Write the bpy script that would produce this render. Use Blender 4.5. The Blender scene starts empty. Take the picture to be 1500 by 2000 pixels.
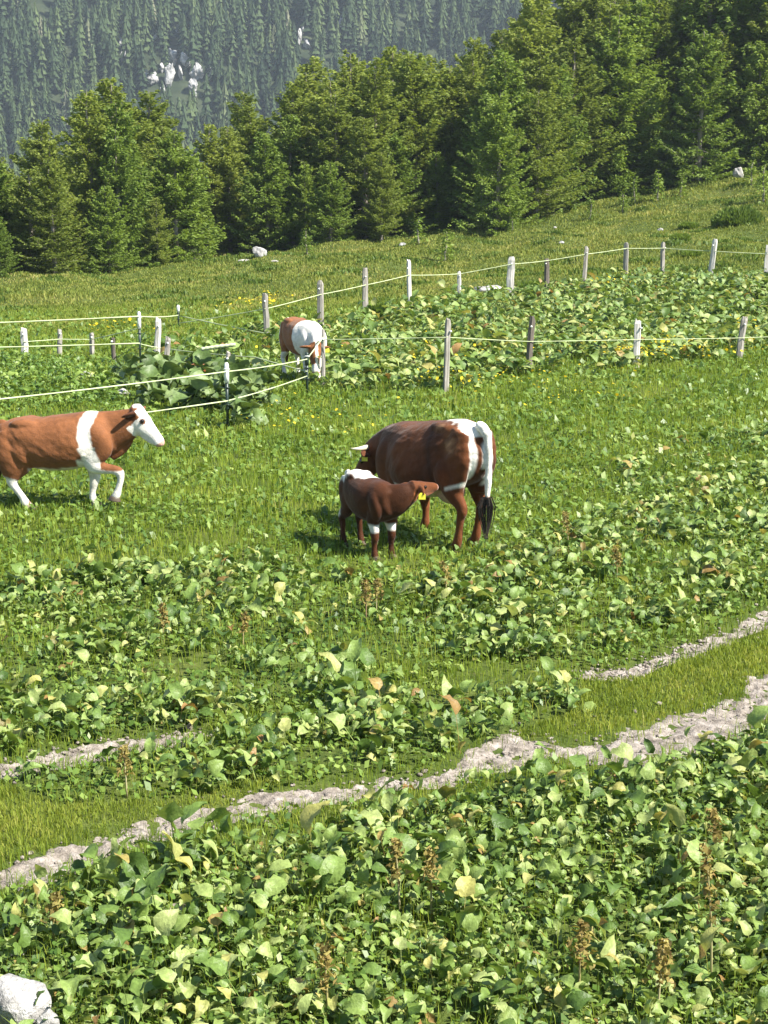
import bpy, math
import numpy as np
from mathutils import Vector, Matrix

rng = np.random.default_rng(11)
R = math.radians
scene = bpy.context.scene
COL = scene.collection

# ------------------------------------------------------------------ camera, sky, sun, exposure
PITCH, CAM_H, FPX = R(12.4), 3.70, 3000.0            # focal length in pixels of the 1500 x 2000 photograph
cam_d = bpy.data.cameras.new('camera')
cam = bpy.data.objects.new('camera', cam_d); COL.objects.link(cam)
cam_d.sensor_fit = 'VERTICAL'; cam_d.sensor_height = 24.0; cam_d.lens = 24.0 * FPX / 2000.0
cam_d.clip_start = 0.1; cam_d.clip_end = 5000
cam.location = (0, 0, CAM_H); cam.rotation_euler = (math.pi / 2 - PITCH, 0, 0)
scene.camera = cam

SUN = Vector((0.74, -0.36, 0.92)).normalized()       # towards the sun
sun_el = math.asin(SUN.z); sun_az = math.atan2(SUN.x, SUN.y)
world = bpy.data.worlds.new('World'); scene.world = world; world.use_nodes = True
wn = world.node_tree; bgn = wn.nodes['Background']
sky = wn.nodes.new('ShaderNodeTexSky'); sky.sky_type = 'NISHITA'; sky.sun_disc = False
sky.sun_elevation = sun_el; sky.sun_rotation = sun_az; sky.altitude = 1500
wn.links.new(sky.outputs[0], bgn.inputs[0]); bgn.inputs[1].default_value = 0.085
sd = bpy.data.lights.new('sun', 'SUN'); sd.energy = 5.0; sd.angle = R(0.53); sd.color = (1.0, 0.95, 0.86)
so = bpy.data.objects.new('sun', sd); COL.objects.link(so); so.location = (20, -10, 40)
so.rotation_euler = SUN.to_track_quat('Z', 'Y').to_euler()
scene.view_settings.view_transform = 'Standard'; scene.view_settings.look = 'None'
scene.view_settings.exposure = 1.35; scene.view_settings.gamma = 1.0
scene.render.engine = 'CYCLES'
scene.cycles.max_bounces = 6; scene.cycles.transparent_max_bounces = 4; scene.cycles.volume_bounces = 0
scene.cycles.use_denoising = True

# ------------------------------------------------------------------ noise and terrain
_tab = np.random.default_rng(5).random((256, 256))
def vnoise(x, y):
    x = np.asarray(x, float); y = np.asarray(y, float)
    xi = np.floor(x).astype(int); yi = np.floor(y).astype(int)
    fx = x - xi; fy = y - yi; fx = fx * fx * (3 - 2 * fx); fy = fy * fy * (3 - 2 * fy)
    a = _tab[xi & 255, yi & 255]; b = _tab[(xi + 1) & 255, yi & 255]
    c = _tab[xi & 255, (yi + 1) & 255]; d = _tab[(xi + 1) & 255, (yi + 1) & 255]
    return (a + (b - a) * fx) * (1 - fy) + (c + (d - c) * fx) * fy
def fbm(x, y, o=3):
    s = 0; a = 0.5; t = 0
    for i in range(o):
        s = s + a * vnoise(x * 2 ** i + 17.3 * i, y * 2 ** i - 9.1 * i); t += a; a *= 0.5
    return s / t
def sst(a, b, x):
    t = np.clip((np.asarray(x, float) - a) / (b - a), 0, 1); return t * t * (3 - 2 * t)

def zt(x, y):
    x = np.asarray(x, float); y = np.asarray(y, float)
    ramp = np.clip((y - 26) / 64, 0, 3) ** 1.35
    xr = np.clip(x, -70, 70)
    z = ramp * (0.3 + 0.13 * xr + 0.0009 * xr * xr) * np.where(y > 90, np.clip(1 - (y - 90) / 160, 0.25, 1), 1)
    z = z + 0.10 * (fbm(x * 0.35, y * 0.35, 2) - 0.5) * sst(5, 12, y)
    z = z + sst(38, 60, y) * 1.0 * (fbm(x * 0.38, y * 0.22, 3) - 0.5)
    z = z + 2.0 * sst(5.0, 0.5, y)                       # the bank the photographer stands on
    z = z - 25 * sst(130, 260, y)                        # the valley behind the wood
    return z

CF, SF = math.cos(PITCH), math.sin(PITCH)
def ray(px, py):
    u = (px - 750) / FPX; v = (py - 1000) / FPX
    return np.array([u, CF - v * SF, -SF - v * CF])
def G(px, py, lift=0.0):
    """Point of the terrain that is seen at a place of the photograph."""
    d = ray(px, py); t = 4.0 * 1.0025 ** np.arange(1850); p = np.array([0, 0, CAM_H]) + d * t[:, None]
    k = np.flatnonzero(p[:, 2] <= zt(p[:, 0], p[:, 1]) + lift)
    return p[k[0]] if len(k) else p[-1]
def P(px, py, depth):
    """Point of a ray at a given distance along y."""
    d = ray(px, py); t = depth / d[1]
    return np.array([0, 0, CAM_H]) + d * t
def to_px(x, y, z):
    dx, dy, dz = x, y, z - CAM_H
    f = dy * CF - dz * SF; up = dy * SF + dz * CF
    return 750 + FPX * dx / f, 1000 - FPX * up / f

# ------------------------------------------------------------------ object helpers
def tag(o, label=None, cat=None, group=None, kind=None):
    if label: o['label'] = label
    if cat: o['category'] = cat
    if group: o['group'] = group
    if kind: o['kind'] = kind
    return o
def link(name, mesh, mat=None, parent=None, loc=None):
    o = bpy.data.objects.new(name, mesh); COL.objects.link(o)
    if mat is not None and mesh is not None and not mesh.materials: mesh.materials.append(mat)
    if parent is not None: o.parent = parent
    if loc is not None: o.location = loc
    return o
def empty(name, loc, rz=0.0):
    o = bpy.data.objects.new(name, None); COL.objects.link(o)
    o.location = loc; o.rotation_euler = (0, 0, rz); o.empty_display_size = 0.1
    return o
def raw_mesh(name, co, loops, starts, smooth=False, attrs=None):
    m = bpy.data.meshes.new(name)
    co = np.ascontiguousarray(co, np.float32)
    m.vertices.add(len(co)); m.vertices.foreach_set('co', co.ravel())
    m.loops.add(len(loops)); m.loops.foreach_set('vertex_index', np.ascontiguousarray(loops, np.int32))
    m.polygons.add(len(starts)); m.polygons.foreach_set('loop_start', np.ascontiguousarray(starts, np.int32))
    m.update(calc_edges=True)
    if smooth: m.polygons.foreach_set('use_smooth', np.ones(len(starts), bool))
    for k, v in (attrs or {}).items():
        a = m.attributes.new(k, 'FLOAT', 'POINT'); a.data.foreach_set('value', np.ascontiguousarray(v, np.float32))
    return m
def tiled(name, co, faces, smooth=False, attrs=None):
    """co: (N, V, 3) copies of one topology."""
    N, V = co.shape[:2]
    fl = np.concatenate([np.array(f) for f in faces]); fs = np.cumsum([0] + [len(f) for f in faces[:-1]])
    loops = (fl[None, :] + V * np.arange(N)[:, None]).ravel()
    starts = (fs[None, :] + len(fl) * np.arange(N)[:, None]).ravel()
    at = {k: np.repeat(v, V) if np.ndim(v) == 1 else np.asarray(v).ravel() for k, v in (attrs or {}).items()}
    return raw_mesh(name, co.reshape(-1, 3), loops, starts, smooth, at)
def pyd(name, verts, faces, smooth=False):
    m = bpy.data.meshes.new(name); m.from_pydata([tuple(v) for v in verts], [], [tuple(f) for f in faces]); m.update()
    if smooth:
        for p in m.polygons: p.use_smooth = True
    return m
def grid_mesh(name, X, Y, Z, smooth=True, attrs=None):
    h, w = X.shape
    i = np.arange(h * w).reshape(h, w)
    q = np.stack([i[:-1, :-1], i[:-1, 1:], i[1:, 1:], i[1:, :-1]], -1).reshape(-1, 4)
    return raw_mesh(name, np.stack([X, Y, Z], -1).reshape(-1, 3), q.ravel(), np.arange(len(q)) * 4, smooth, attrs)

# ------------------------------------------------------------------ materials
def new_mat(name):
    m = bpy.data.materials.new(name); m.use_nodes = True
    nt = m.node_tree; return m, nt, nt.nodes['Principled BSDF'], nt.nodes['Material Output']
def N(nt, t, **kw):
    n = nt.nodes.new(t)
    for k, v in kw.items(): setattr(n, k, v)
    return n
def ramp_node(nt, fac, stops, interp='LINEAR'):
    r = nt.nodes.new('ShaderNodeValToRGB'); r.color_ramp.interpolation = interp
    els = r.color_ramp.elements
    while len(els) < len(stops): els.new(0.5)
    for e, (p, c) in zip(els, stops): e.position = p; e.color = (*c, 1)
    nt.links.new(fac, r.inputs[0]); return r.outputs[0]
def noise(nt, scale, detail=4, rough=0.55, vec=None):
    n = nt.nodes.new('ShaderNodeTexNoise'); n.inputs['Scale'].default_value = scale
    n.inputs['Detail'].default_value = detail; n.inputs['Roughness'].default_value = rough
    if vec is None:
        tc = nt.nodes.new('ShaderNodeTexCoord'); vec = tc.outputs['Object']
    nt.links.new(vec, n.inputs['Vector']); return n.outputs[0]
def math_node(nt, op, a, b=None):
    n = nt.nodes.new('ShaderNodeMath'); n.operation = op
    for i, v in enumerate((a, b)):
        if v is None: continue
        if isinstance(v, (int, float)): n.inputs[i].default_value = v
        else: nt.links.new(v, n.inputs[i])
    return n.outputs[0]
def bump(nt, p, h, strength=0.4, dist=0.02):
    b = nt.nodes.new('ShaderNodeBump'); b.inputs['Strength'].default_value = strength; b.inputs['Distance'].default_value = dist
    nt.links.new(h, b.inputs['Height']); nt.links.new(b.outputs[0], p.inputs['Normal'])

def foliage_mat(name, stops, trans=0.35, rough=0.5, spec=0.35, tcol=(1.25, 1.15, 0.6), pos_scale=None, obj_w=None, crinkle=None):
    """Leaf shader: colour from a per-leaf random number plus the object's own random number."""
    m, nt, p, out = new_mat(name)
    a = N(nt, 'ShaderNodeAttribute', attribute_name='vary')
    oi = N(nt, 'ShaderNodeObjectInfo')
    f = math_node(nt, 'FRACT', math_node(nt, 'ADD', a.outputs['Fac'], oi.outputs['Random']))
    if obj_w is not None:
        f = math_node(nt, 'ADD', math_node(nt, 'MULTIPLY', a.outputs['Fac'], 1 - obj_w), math_node(nt, 'MULTIPLY', oi.outputs['Random'], obj_w))
    if pos_scale:
        tc = N(nt, 'ShaderNodeNewGeometry')
        nz = noise(nt, pos_scale, 3, 0.6, tc.outputs['Position'])
        nz = math_node(nt, 'MULTIPLY_ADD', nz, 2.5); nt.nodes[-1].inputs[2].default_value = -0.8
        f = math_node(nt, 'ADD', math_node(nt, 'MULTIPLY', a.outputs['Fac'], 0.55), math_node(nt, 'MULTIPLY', nz, 0.5))
    c = ramp_node(nt, f, stops)
    if crinkle:
        tcn = N(nt, 'ShaderNodeNewGeometry'); cz = noise(nt, crinkle, 3, .6, tcn.outputs['Position'])
        bump(nt, p, cz, .55, .012)
        mr = N(nt, 'ShaderNodeMapRange'); nt.links.new(cz, mr.inputs[0]); mr.inputs[1].default_value = .3; mr.inputs[2].default_value = .7; mr.inputs[3].default_value = .72; mr.inputs[4].default_value = 1.2
        mc = N(nt, 'ShaderNodeMix', data_type='RGBA', blend_type='MULTIPLY'); mc.inputs[0].default_value = 1
        nt.links.new(c, mc.inputs[6]); nt.links.new(mr.outputs[0], mc.inputs[7]); c = mc.outputs[2]
    nt.links.new(c, p.inputs['Base Color'])
    p.inputs['Roughness'].default_value = rough; p.inputs['Specular IOR Level'].default_value = spec
    t = N(nt, 'ShaderNodeBsdfTranslucent')
    mx = N(nt, 'ShaderNodeMix', data_type='RGBA', blend_type='MULTIPLY'); mx.inputs[0].default_value = 1
    nt.links.new(c, mx.inputs[6]); mx.inputs[7].default_value = (*tcol, 1)
    nt.links.new(mx.outputs[2], t.inputs[0])
    ms = N(nt, 'ShaderNodeMixShader'); ms.inputs[0].default_value = trans
    nt.links.new(p.outputs[0], ms.inputs[1]); nt.links.new(t.outputs[0], ms.inputs[2])
    nt.links.new(ms.outputs[0], out.inputs['Surface'])
    return m

M = {}
M['dock'] = foliage_mat('dock_leaf', [(0, (.065, .12, .024)), (.2, (.11, .185, .036)), (.42, (.17, .26, .055)), (.66, (.24, .33, .085)),
                                      (.88, (.34, .40, .14)), (.965, (.40, .38, .11)), (.985, (.30, .17, .06)), (1, (.11, .17, .032))], 0.3, 0.46, 0.38, crinkle=45)
M['dock_dark'] = foliage_mat('butterbur_leaf', [(0, (.06, .10, .025)), (.5, (.11, .175, .045)), (.85, (.21, .28, .10)), (1, (.08, .13, .03))], 0.22, 0.48, 0.4, crinkle=22)
M['grass'] = foliage_mat('grass_blade', [(0, (.085, .15, .016)), (.3, (.16, .24, .024)), (.6, (.24, .32, .036)), (.85, (.34, .39, .06)), (1, (.46, .42, .14))], 0.42, 0.55, 0.25, pos_scale=0.55)
M['turf_leaf'] = foliage_mat('turf_leaf', [(0, (.045, .10, .018)), (.35, (.095, .17, .026)), (.7, (.18, .27, .045)), (.92, (.28, .36, .085)), (1, (.40, .39, .13))], 0.3, 0.45, 0.4, pos_scale=0.7)
M['moss'] = foliage_mat('yellow_grass', [(0, (.10, .16, .02)), (.35, (.18, .245, .03)), (.7, (.27, .32, .045)), (1, (.40, .38, .10))], 0.4, 0.6, 0.2, pos_scale=1.6)
M['pasture'] = foliage_mat('pasture_grass', [(0, (.08, .12, .022)), (.3, (.15, .195, .034)), (.52, (.22, .26, .05)), (.78, (.32, .32, .085)), (1, (.42, .35, .14))], 0.35, 0.65, 0.15, pos_scale=0.28)
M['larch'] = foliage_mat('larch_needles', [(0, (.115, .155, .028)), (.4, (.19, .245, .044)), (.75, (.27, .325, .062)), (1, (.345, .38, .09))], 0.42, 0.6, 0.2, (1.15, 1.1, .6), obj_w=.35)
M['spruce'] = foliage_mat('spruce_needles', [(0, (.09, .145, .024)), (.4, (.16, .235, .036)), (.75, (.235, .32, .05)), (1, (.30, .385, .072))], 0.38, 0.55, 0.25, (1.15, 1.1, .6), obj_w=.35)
M['far_needles'] = foliage_mat('mountain_spruce', [(0, (.02, .036, .018)), (.45, (.05, .078, .032)), (.8, (.10, .135, .05)), (1, (.19, .19, .12))], 0.15, 0.7, 0.1, obj_w=0)
M['stalk'] = foliage_mat('seed_stalk', [(0, (.30, .25, .07)), (.5, (.26, .19, .065)), (.8, (.36, .32, .10)), (1, (.20, .12, .05))], 0.25, 0.7, 0.1)
M['stem'] = foliage_mat('pale_stem', [(0, (.42, .38, .2)), (.6, (.33, .30, .12)), (1, (.3, .2, .12))], 0.1, 0.6, 0.2)
M['yellow'] = foliage_mat('yellow_petal', [(0, (.62, .46, .02)), (1, (.75, .60, .05))], 0.3, 0.6, 0.1)

def ground_mat():
    m, nt, p, out = new_mat('meadow_soil')
    n1 = noise(nt, 0.45, 5); n2 = noise(nt, 9, 5, 0.65)
    c1 = ramp_node(nt, n1, [(.3, (.035, .06, .013)), (.5, (.07, .10, .02)), (.7, (.13, .14, .04))])
    c2 = ramp_node(nt, n2, [(.3, (.025, .04, .01)), (.55, (.075, .10, .022)), (.75, (.17, .155, .06))])
    mx = N(nt, 'ShaderNodeMix', data_type='RGBA'); mx.inputs[0].default_value = .5
    nt.links.new(c1, mx.inputs[6]); nt.links.new(c2, mx.inputs[7])
    nt.links.new(mx.outputs[2], p.inputs['Base Color']); p.inputs['Roughness'].default_value = 0.95
    p.inputs['Specular IOR Level'].default_value = 0.1
    bump(nt, p, n2, 0.8, 0.05); return m
M['ground'] = ground_mat()
def stone_mat(name, dark, mid, light, scale=6.0, rough=0.9, b=0.6, dist=0.03):
    m, nt, p, out = new_mat(name)
    n1 = noise(nt, scale, 7, 0.65); n2 = noise(nt, scale * 6, 4, 0.6)
    f = math_node(nt, 'MULTIPLY_ADD', n2, 0.35); nt.nodes[-1].inputs[2].default_value = -0.17
    f = math_node(nt, 'ADD', n1, f)
    nt.links.new(ramp_node(nt, f, [(.28, dark), (.48, mid), (.68, light)]), p.inputs['Base Color'])
    p.inputs['Roughness'].default_value = rough; p.inputs['Specular IOR Level'].default_value = .2
    bump(nt, p, f, b, dist); return m
M['dirt'] = stone_mat('dry_clay', (.10, .085, .068), (.25, .215, .18), (.42, .375, .33), 14, .95, 1.0, .03)
M['lime'] = stone_mat('white_limestone', (.13, .125, .115), (.33, .32, .30), (.50, .49, .47), 9, .9, .9, .04)
M['rock'] = stone_mat('grey_rock', (.16, .15, .135), (.34, .32, .29), (.52, .50, .46), 4)
M['cliff'] = stone_mat('pale_cliff', (.10, .10, .095), (.30, .295, .28), (.60, .59, .57), .35, .9, .8, 1.0)
M['mountain'] = stone_mat('mountain_floor', (.014, .024, .011), (.028, .04, .018), (.055, .068, .033), .06, .95, .3, .5)

def wood_mat(name, dark, light):
    m, nt, p, out = new_mat(name)
    tc = N(nt, 'ShaderNodeTexCoord'); mp = N(nt, 'ShaderNodeMapping'); mp.inputs['Scale'].default_value = (14, 14, 1.2)
    nt.links.new(tc.outputs['Object'], mp.inputs[0])
    n1 = noise(nt, 3.0, 6, .6, mp.outputs[0]); oi = N(nt, 'ShaderNodeObjectInfo')
    nt.links.new(ramp_node(nt, n1, [(.3, dark), (.7, light)]), p.inputs['Base Color'])
    p.inputs['Roughness'].default_value = .85; p.inputs['Specular IOR Level'].default_value = .2
    bump(nt, p, n1, .5, .02); return m
M['wood_grey'] = wood_mat('weathered_wood', (.17, .15, .125), (.43, .40, .35))
M['wood_pale'] = wood_mat('bleached_wood', (.36, .33, .28), (.68, .65, .60))
M['wood_dark'] = wood_mat('dark_wood', (.06, .05, .042), (.20, .17, .14))
M['bark'] = wood_mat('larch_bark', (.13, .11, .085), (.38, .34, .28))
def plain(name, c, rough=.6, spec=.4, ns=30, amt=.25):
    m, nt, p, out = new_mat(name)
    n1 = noise(nt, ns, 3); d = tuple(v * (1 - amt) for v in c); l = tuple(min(1, v * (1 + amt * .6)) for v in c)
    nt.links.new(ramp_node(nt, n1, [(.3, d), (.7, l)]), p.inputs['Base Color'])
    p.inputs['Roughness'].default_value = rough; p.inputs['Specular IOR Level'].default_value = spec; return m
M['rope'] = plain('fence_tape', (.50, .56, .32), .7, .2, 25, .15)
M['plastic_white'] = plain('white_plastic', (.78, .78, .74), .4, .5)
M['plastic_dark'] = plain('dark_green_plastic', (.018, .035, .026), .4, .5)
M['hoof'] = plain('hoof_horn', (.10, .075, .05), .5, .4)
M['horn'] = plain('pale_horn', (.66, .60, .44), .4, .5, 12, .3)
M['eye'] = plain('dark_eye', (.012, .008, .006), .12, .7)
M['tag'] = plain('yellow_ear_tag', (.80, .72, .06), .45, .4)
M['hair'] = plain('dark_tail_hair', (.05, .04, .032), .8, .2, 60, .5)
M['hair_brown'] = plain('brown_tail_hair', (.11, .055, .03), .8, .2, 60, .5)
def coat_mat():
    m, nt, p, out = new_mat('cattle_coat')
    a = N(nt, 'ShaderNodeAttribute', attribute_name='coat')
    n1 = noise(nt, 4, 4); n2 = noise(nt, 90, 3)
    n3_ = noise(nt, 16, 5, .65)
    f = math_node(nt, 'ADD', math_node(nt, 'ADD', math_node(nt, 'MULTIPLY', n1, .35), math_node(nt, 'MULTIPLY', n3_, .4)), math_node(nt, 'MULTIPLY', n2, .25))
    mr = N(nt, 'ShaderNodeMapRange'); nt.links.new(f, mr.inputs[0])
    mr.inputs[1].default_value = .3; mr.inputs[2].default_value = .7; mr.inputs[3].default_value = .62; mr.inputs[4].default_value = 1.32
    mx = N(nt, 'ShaderNodeMix', data_type='RGBA', blend_type='MULTIPLY'); mx.inputs[0].default_value = 1
    nt.links.new(a.outputs['Color'], mx.inputs[6]); nt.links.new(mr.outputs[0], mx.inputs[7])
    nt.links.new(mx.outputs[2], p.inputs['Base Color'])
    p.inputs['Roughness'].default_value = .72; p.inputs['Specular IOR Level'].default_value = .15
    p.inputs['Sheen Weight'].default_value = .12; p.inputs['Sheen Roughness'].default_value = .4
    bump(nt, p, f, .6, .02); return m
M['coat'] = coat_mat()

# ------------------------------------------------------------------ the far mountain
# far mountain side
def zm(x, y):
    return -22 + 0.72 * np.clip(y - 555, 0, None) + 14 * (fbm(x * .012, y * .012, 3) - .5) * sst(540, 640, y) - .00012 * 0 * x
ym = np.concatenate([np.arange(500, 900, 5.0)]); xm = np.arange(-420, 421, 6.0)
Ym, Xm = np.meshgrid(ym, xm, indexing='ij')
o = link('mountain', grid_mesh('mountain', Xm, Ym, zm(Xm, Ym)), M['mountain']); tag(o, kind='structure')

# ------------------------------------------------------------------ the dirt track
def cr(pts, sub):
    """Catmull-Rom through rows of pts."""
    pts = np.asarray(pts, float); n = len(pts)
    e = np.vstack([2 * pts[0] - pts[1], pts, 2 * pts[-1] - pts[-2]]); out = []
    for i in range(n - 1):
        p0, p1, p2, p3 = e[i], e[i + 1], e[i + 2], e[i + 3]
        for t in np.arange(sub) / sub:
            out.append(.5 * (2 * p1 + (p2 - p0) * t + (2 * p0 - 5 * p1 + 4 * p2 - p3) * t * t + (3 * p1 - p0 - 3 * p2 + p3) * t ** 3))
    out.append(pts[-1]); return np.array(out)
RUT1 = [(-260, 1785, .15), (0, 1712, .14), (90, 1690, .16), (200, 1655, .16), (330, 1610, .17), (450, 1578, .16), (600, 1555, .15), (740, 1528, .13), (800, 1528, .07), (860, 1520, .12),
        (930, 1492, .17), (1030, 1458, .24), (1090, 1462, .13), (1180, 1462, .30), (1290, 1442, .30), (1400, 1402, .26), (1500, 1362, .26), (1640, 1300, .26)]
RUT2 = [(-240, 1560, .15), (0, 1502, .14), (100, 1482, .14), (230, 1458, .13), (330, 1442, .11), (400, 1430, .05)]
RUT3 = [(1130, 1317, .05), (1165, 1316, .10), (1225, 1312, .10), (1275, 1293, .07), (1320, 1277, .10), (1400, 1252, .11), (1500, 1206, .16), (1640, 1150, .2)]
ruts = []
for rr in (RUT1, RUT2, RUT3):
    w = np.array([[*G(a, b)[:2], c * 1.08] for a, b, c in rr]); ruts.append(cr(w, 10))
def rut_dist(x, y):
    """How far outside (>1) or inside (<1) the bare ruts a point is."""
    d = np.full(np.shape(x), 9.0)
    for r in ruts:
        for px, py, w in r[::2]:
            q = np.hypot(x - px, y - py) / max(w, .04); d = np.minimum(d, q)
    return d
zt_plain = zt
def zt(x, y):
    """Terrain with the wheel ruts worn into it."""
    x = np.asarray(x, float); y = np.asarray(y, float); z = zt_plain(x, y)
    near_ = (y > 6) & (y < 15)
    if np.any(near_):
        if np.ndim(z) == 0: z = z - .045 * math.exp(-.6 * float(rut_dist(x, y)) ** 2)
        else: z[near_] -= .045 * np.exp(-.6 * rut_dist(x[near_], y[near_]) ** 2)
    return z
# ------------------------------------------------------------------ ground
ys = np.concatenate([np.arange(-12, 4, .8), np.arange(4, 16, .12), np.arange(16, 45, .3), np.arange(45, 110, .6), np.arange(110, 300, 5), [330, 380, 450, 560, 600]])
us = np.sinh(np.linspace(-3.2, 3.2, 260)) / np.sinh(3.2)
Yg, Ug = np.meshgrid(ys, us, indexing='ij')
Xg = Ug * np.minimum(np.clip(Yg, 6, None) * 1.1 + 40, 425)
o = link('ground', grid_mesh('ground', Xg, Yg, zt(Xg, Yg)), M['ground']); tag(o, kind='structure')

for r in ruts:
    rr = cr(r, 2); seg = np.hypot(*np.diff(rr[:, :2], axis=0).T); L = np.concatenate([[0], np.cumsum(seg)])
    u = np.arange(0, L[-1], .02); cx = np.interp(u, L, rr[:, 0]); cy = np.interp(u, L, rr[:, 1]); w = np.interp(u, L, rr[:, 2])
    tx = np.gradient(cx); ty = np.gradient(cy); n = np.hypot(tx, ty); nx, ny = -ty / n, tx / n
    V = np.linspace(-1.5, 1.5, 45)[None, :]
    X = cx[:, None] + nx[:, None] * V * w[:, None]; Y = cy[:, None] + ny[:, None] * V * w[:, None]
    edge = np.abs(V) + 1.5 * (fbm(X * 5, Y * 5, 3) - .5)
    Z = zt(X, Y) + .011 - .04 * sst(.65, 1.2, edge) + .04 * (fbm(X * 9 + 31, Y * 9, 3) - .5) + .035 * (fbm(X * 26, Y * 26, 2) - .5)
    tag(link('dirt_track', grid_mesh('dirt_track', X, Y, Z), M['dirt']), kind='structure')
# clods and stones lying on the ruts
def ico_pts():
    t = (1 + 5 ** .5) / 2
    v = np.array([(-1, t, 0), (1, t, 0), (-1, -t, 0), (1, -t, 0), (0, -1, t), (0, 1, t), (0, -1, -t), (0, 1, -t), (t, 0, -1), (t, 0, 1), (-t, 0, -1), (-t, 0, 1)], float)
    f = [(0, 11, 5), (0, 5, 1), (0, 1, 7), (0, 7, 10), (0, 10, 11), (1, 5, 9), (5, 11, 4), (11, 10, 2), (10, 7, 6), (7, 1, 8), (3, 9, 4), (3, 4, 2), (3, 2, 6), (3, 6, 8), (3, 8, 9), (4, 9, 5), (2, 4, 11), (6, 2, 10), (8, 6, 7), (9, 8, 1)]
    return v / np.linalg.norm(v[0]), f
IV, IF = ico_pts()
cl = []
for r in ruts:
    k = rng.integers(0, len(r), 900); o_ = rng.normal(0, .75, 900)
    x = r[k, 0] + rng.normal(0, .05, 900); y = r[k, 1] + o_ * r[k, 2]; cl.append(np.stack([x, y], 1))
cl = np.vstack(cl); n = len(cl); s = rng.gamma(1.6, .0035, n)[:, None, None] + .003
co = IV[None] * (1 + rng.normal(0, .22, (n, 12, 1))) * s * np.array([1.2, 1.2, .75]) + np.concatenate([cl, (zt(cl[:, 0], cl[:, 1]) + .008)[:, None]], 1)[:, None, :]
tag(link('gravel', tiled('gravel', co, IF), M['dirt']), 'pale dry clods and small stones lying in the wheel ruts', 'gravel', kind='stuff')

# ------------------------------------------------------------------ vegetation zones
def poly_world(pts): return np.array([G(a, b)[:2] for a, b in pts])
def inside(poly, x, y):
    r = np.zeros(np.shape(x), bool); j = len(poly) - 1
    for i in range(len(poly)):
        xi, yi = poly[i]; xj, yj = poly[j]
        c = ((yi > y) != (yj > y)) & (x < (xj - xi) * (y - yi) / (yj - yi + 1e-12) + xi); r ^= c; j = i
    return r
Z_FRONT = poly_world([(-500, 1905), (-100, 1815), (120, 1760), (420, 1685), (560, 1643), (760, 1597), (860, 1587), (1010, 1545), (1120, 1540), (1300, 1525), (1420, 1475), (1500, 1440), (1700, 1360), (2100, 1700), (2100, 2300), (-500, 2300)])
Z_MID = poly_world([(-300, 1170), (0, 1160), (230, 1110), (480, 1092), (690, 1140), (930, 1120), (1050, 1050), (1200, 1005), (1330, 960), (1500, 930), (1900, 860), (1900, 1040), (1500, 1185), (1330, 1225), (1180, 1280), (1080, 1300), (900, 1300), (760, 1290), (720, 1330), (560, 1370), (420, 1420), (200, 1440), (0, 1465), (-300, 1510)])
Z_MID2 = poly_world([(380, 1470), (560, 1430), (640, 1380), (800, 1370), (960, 1340), (1090, 1340), (1130, 1400), (1000, 1430), (850, 1480), (740, 1500), (560, 1510), (420, 1545), (180, 1560), (0, 1555), (-100, 1560), (-100, 1540), (180, 1510)])
Z_FAR = poly_world([(640, 640), (760, 615), (900, 585), (1020, 575), (1150, 555), (1300, 545), (1500, 545), (1800, 550), (1800, 650), (1500, 675), (1400, 705), (1240, 722), (1030, 735), (880, 768), (760, 770), (640, 765)])
Z_DARK = poly_world([(235, 735), (300, 722), (460, 745), (530, 745), (545, 790), (460, 838), (400, 815), (300, 800), (235, 775)])
Z_LUSH = poly_world([(-200, 712), (0, 705), (110, 700), (230, 735), (240, 790), (0, 806), (-200, 815)])
Z_BACK = poly_world([(260, 690), (330, 690), (480, 650), (560, 630), (640, 640), (640, 765), (540, 745), (460, 742), (330, 722), (260, 722)])
Z_RIGHT = poly_world([(1230, 905), (1400, 860), (1500, 830), (1800, 800), (1800, 930), (1500, 935), (1330, 955), (1200, 1000)])
Z_MOSS = poly_world([(-300, 1590), (0, 1530), (120, 1575), (330, 1570), (480, 1530), (560, 1525), (420, 1590), (200, 1635), (0, 1690), (-300, 1760)])
Z_MOSS2 = poly_world([(980, 1445), (1110, 1395), (1140, 1330), (1300, 1310), (1500, 1230), (1700, 1160), (1700, 1270), (1500, 1345), (1290, 1410), (1150, 1435)])

def scatter(y0, y1, dens, fall, yref, margin=1.35, pad=1.8):
    """Random points of the meadow, thinning out with distance: dens per square metre at yref."""
    yy = np.linspace(y0, y1, 400); w = (.25 * yy * margin + pad) * 2; dd = dens * np.minimum(1, (yref / yy)) ** fall * w
    c = np.cumsum(dd); n = int(np.sum(.5 * (dd[1:] + dd[:-1]) * np.diff(yy))); y = np.interp(rng.random(n) * c[-1], c, yy)
    x = (rng.random(n) * 2 - 1) * (.25 * y * margin + pad); return x, y

# grass blades: base pair, middle pair, tip
def blades(name, x, y, h, w, mat, vary, lean=.45, extra=0.0):
    n = len(x); yaw = rng.random(n) * 2 * np.pi; ln = lean * rng.random(n) + .05; th = rng.random(n) * 2 * np.pi
    sx, sy = np.cos(yaw) * w, np.sin(yaw) * w; dx, dy = np.cos(th) * ln * h, np.sin(th) * ln * h
    z = zt(x, y) - .006 + extra; B = np.stack([x, y, z], 1)
    S = np.stack([sx, sy, 0 * sx], 1)
    mid = B + np.stack([dx * .35, dy * .35, h * .6], 1); tip = B + np.stack([dx, dy, h * (1 - .35 * ln)], 1)
    co = np.stack([B - S, B + S, mid + S * .8, mid - S * .8, tip], 1)
    o = link(name, tiled(name, co, [(0, 1, 2, 3), (3, 2, 4)], attrs={'vary': vary}), mat); return o

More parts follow.
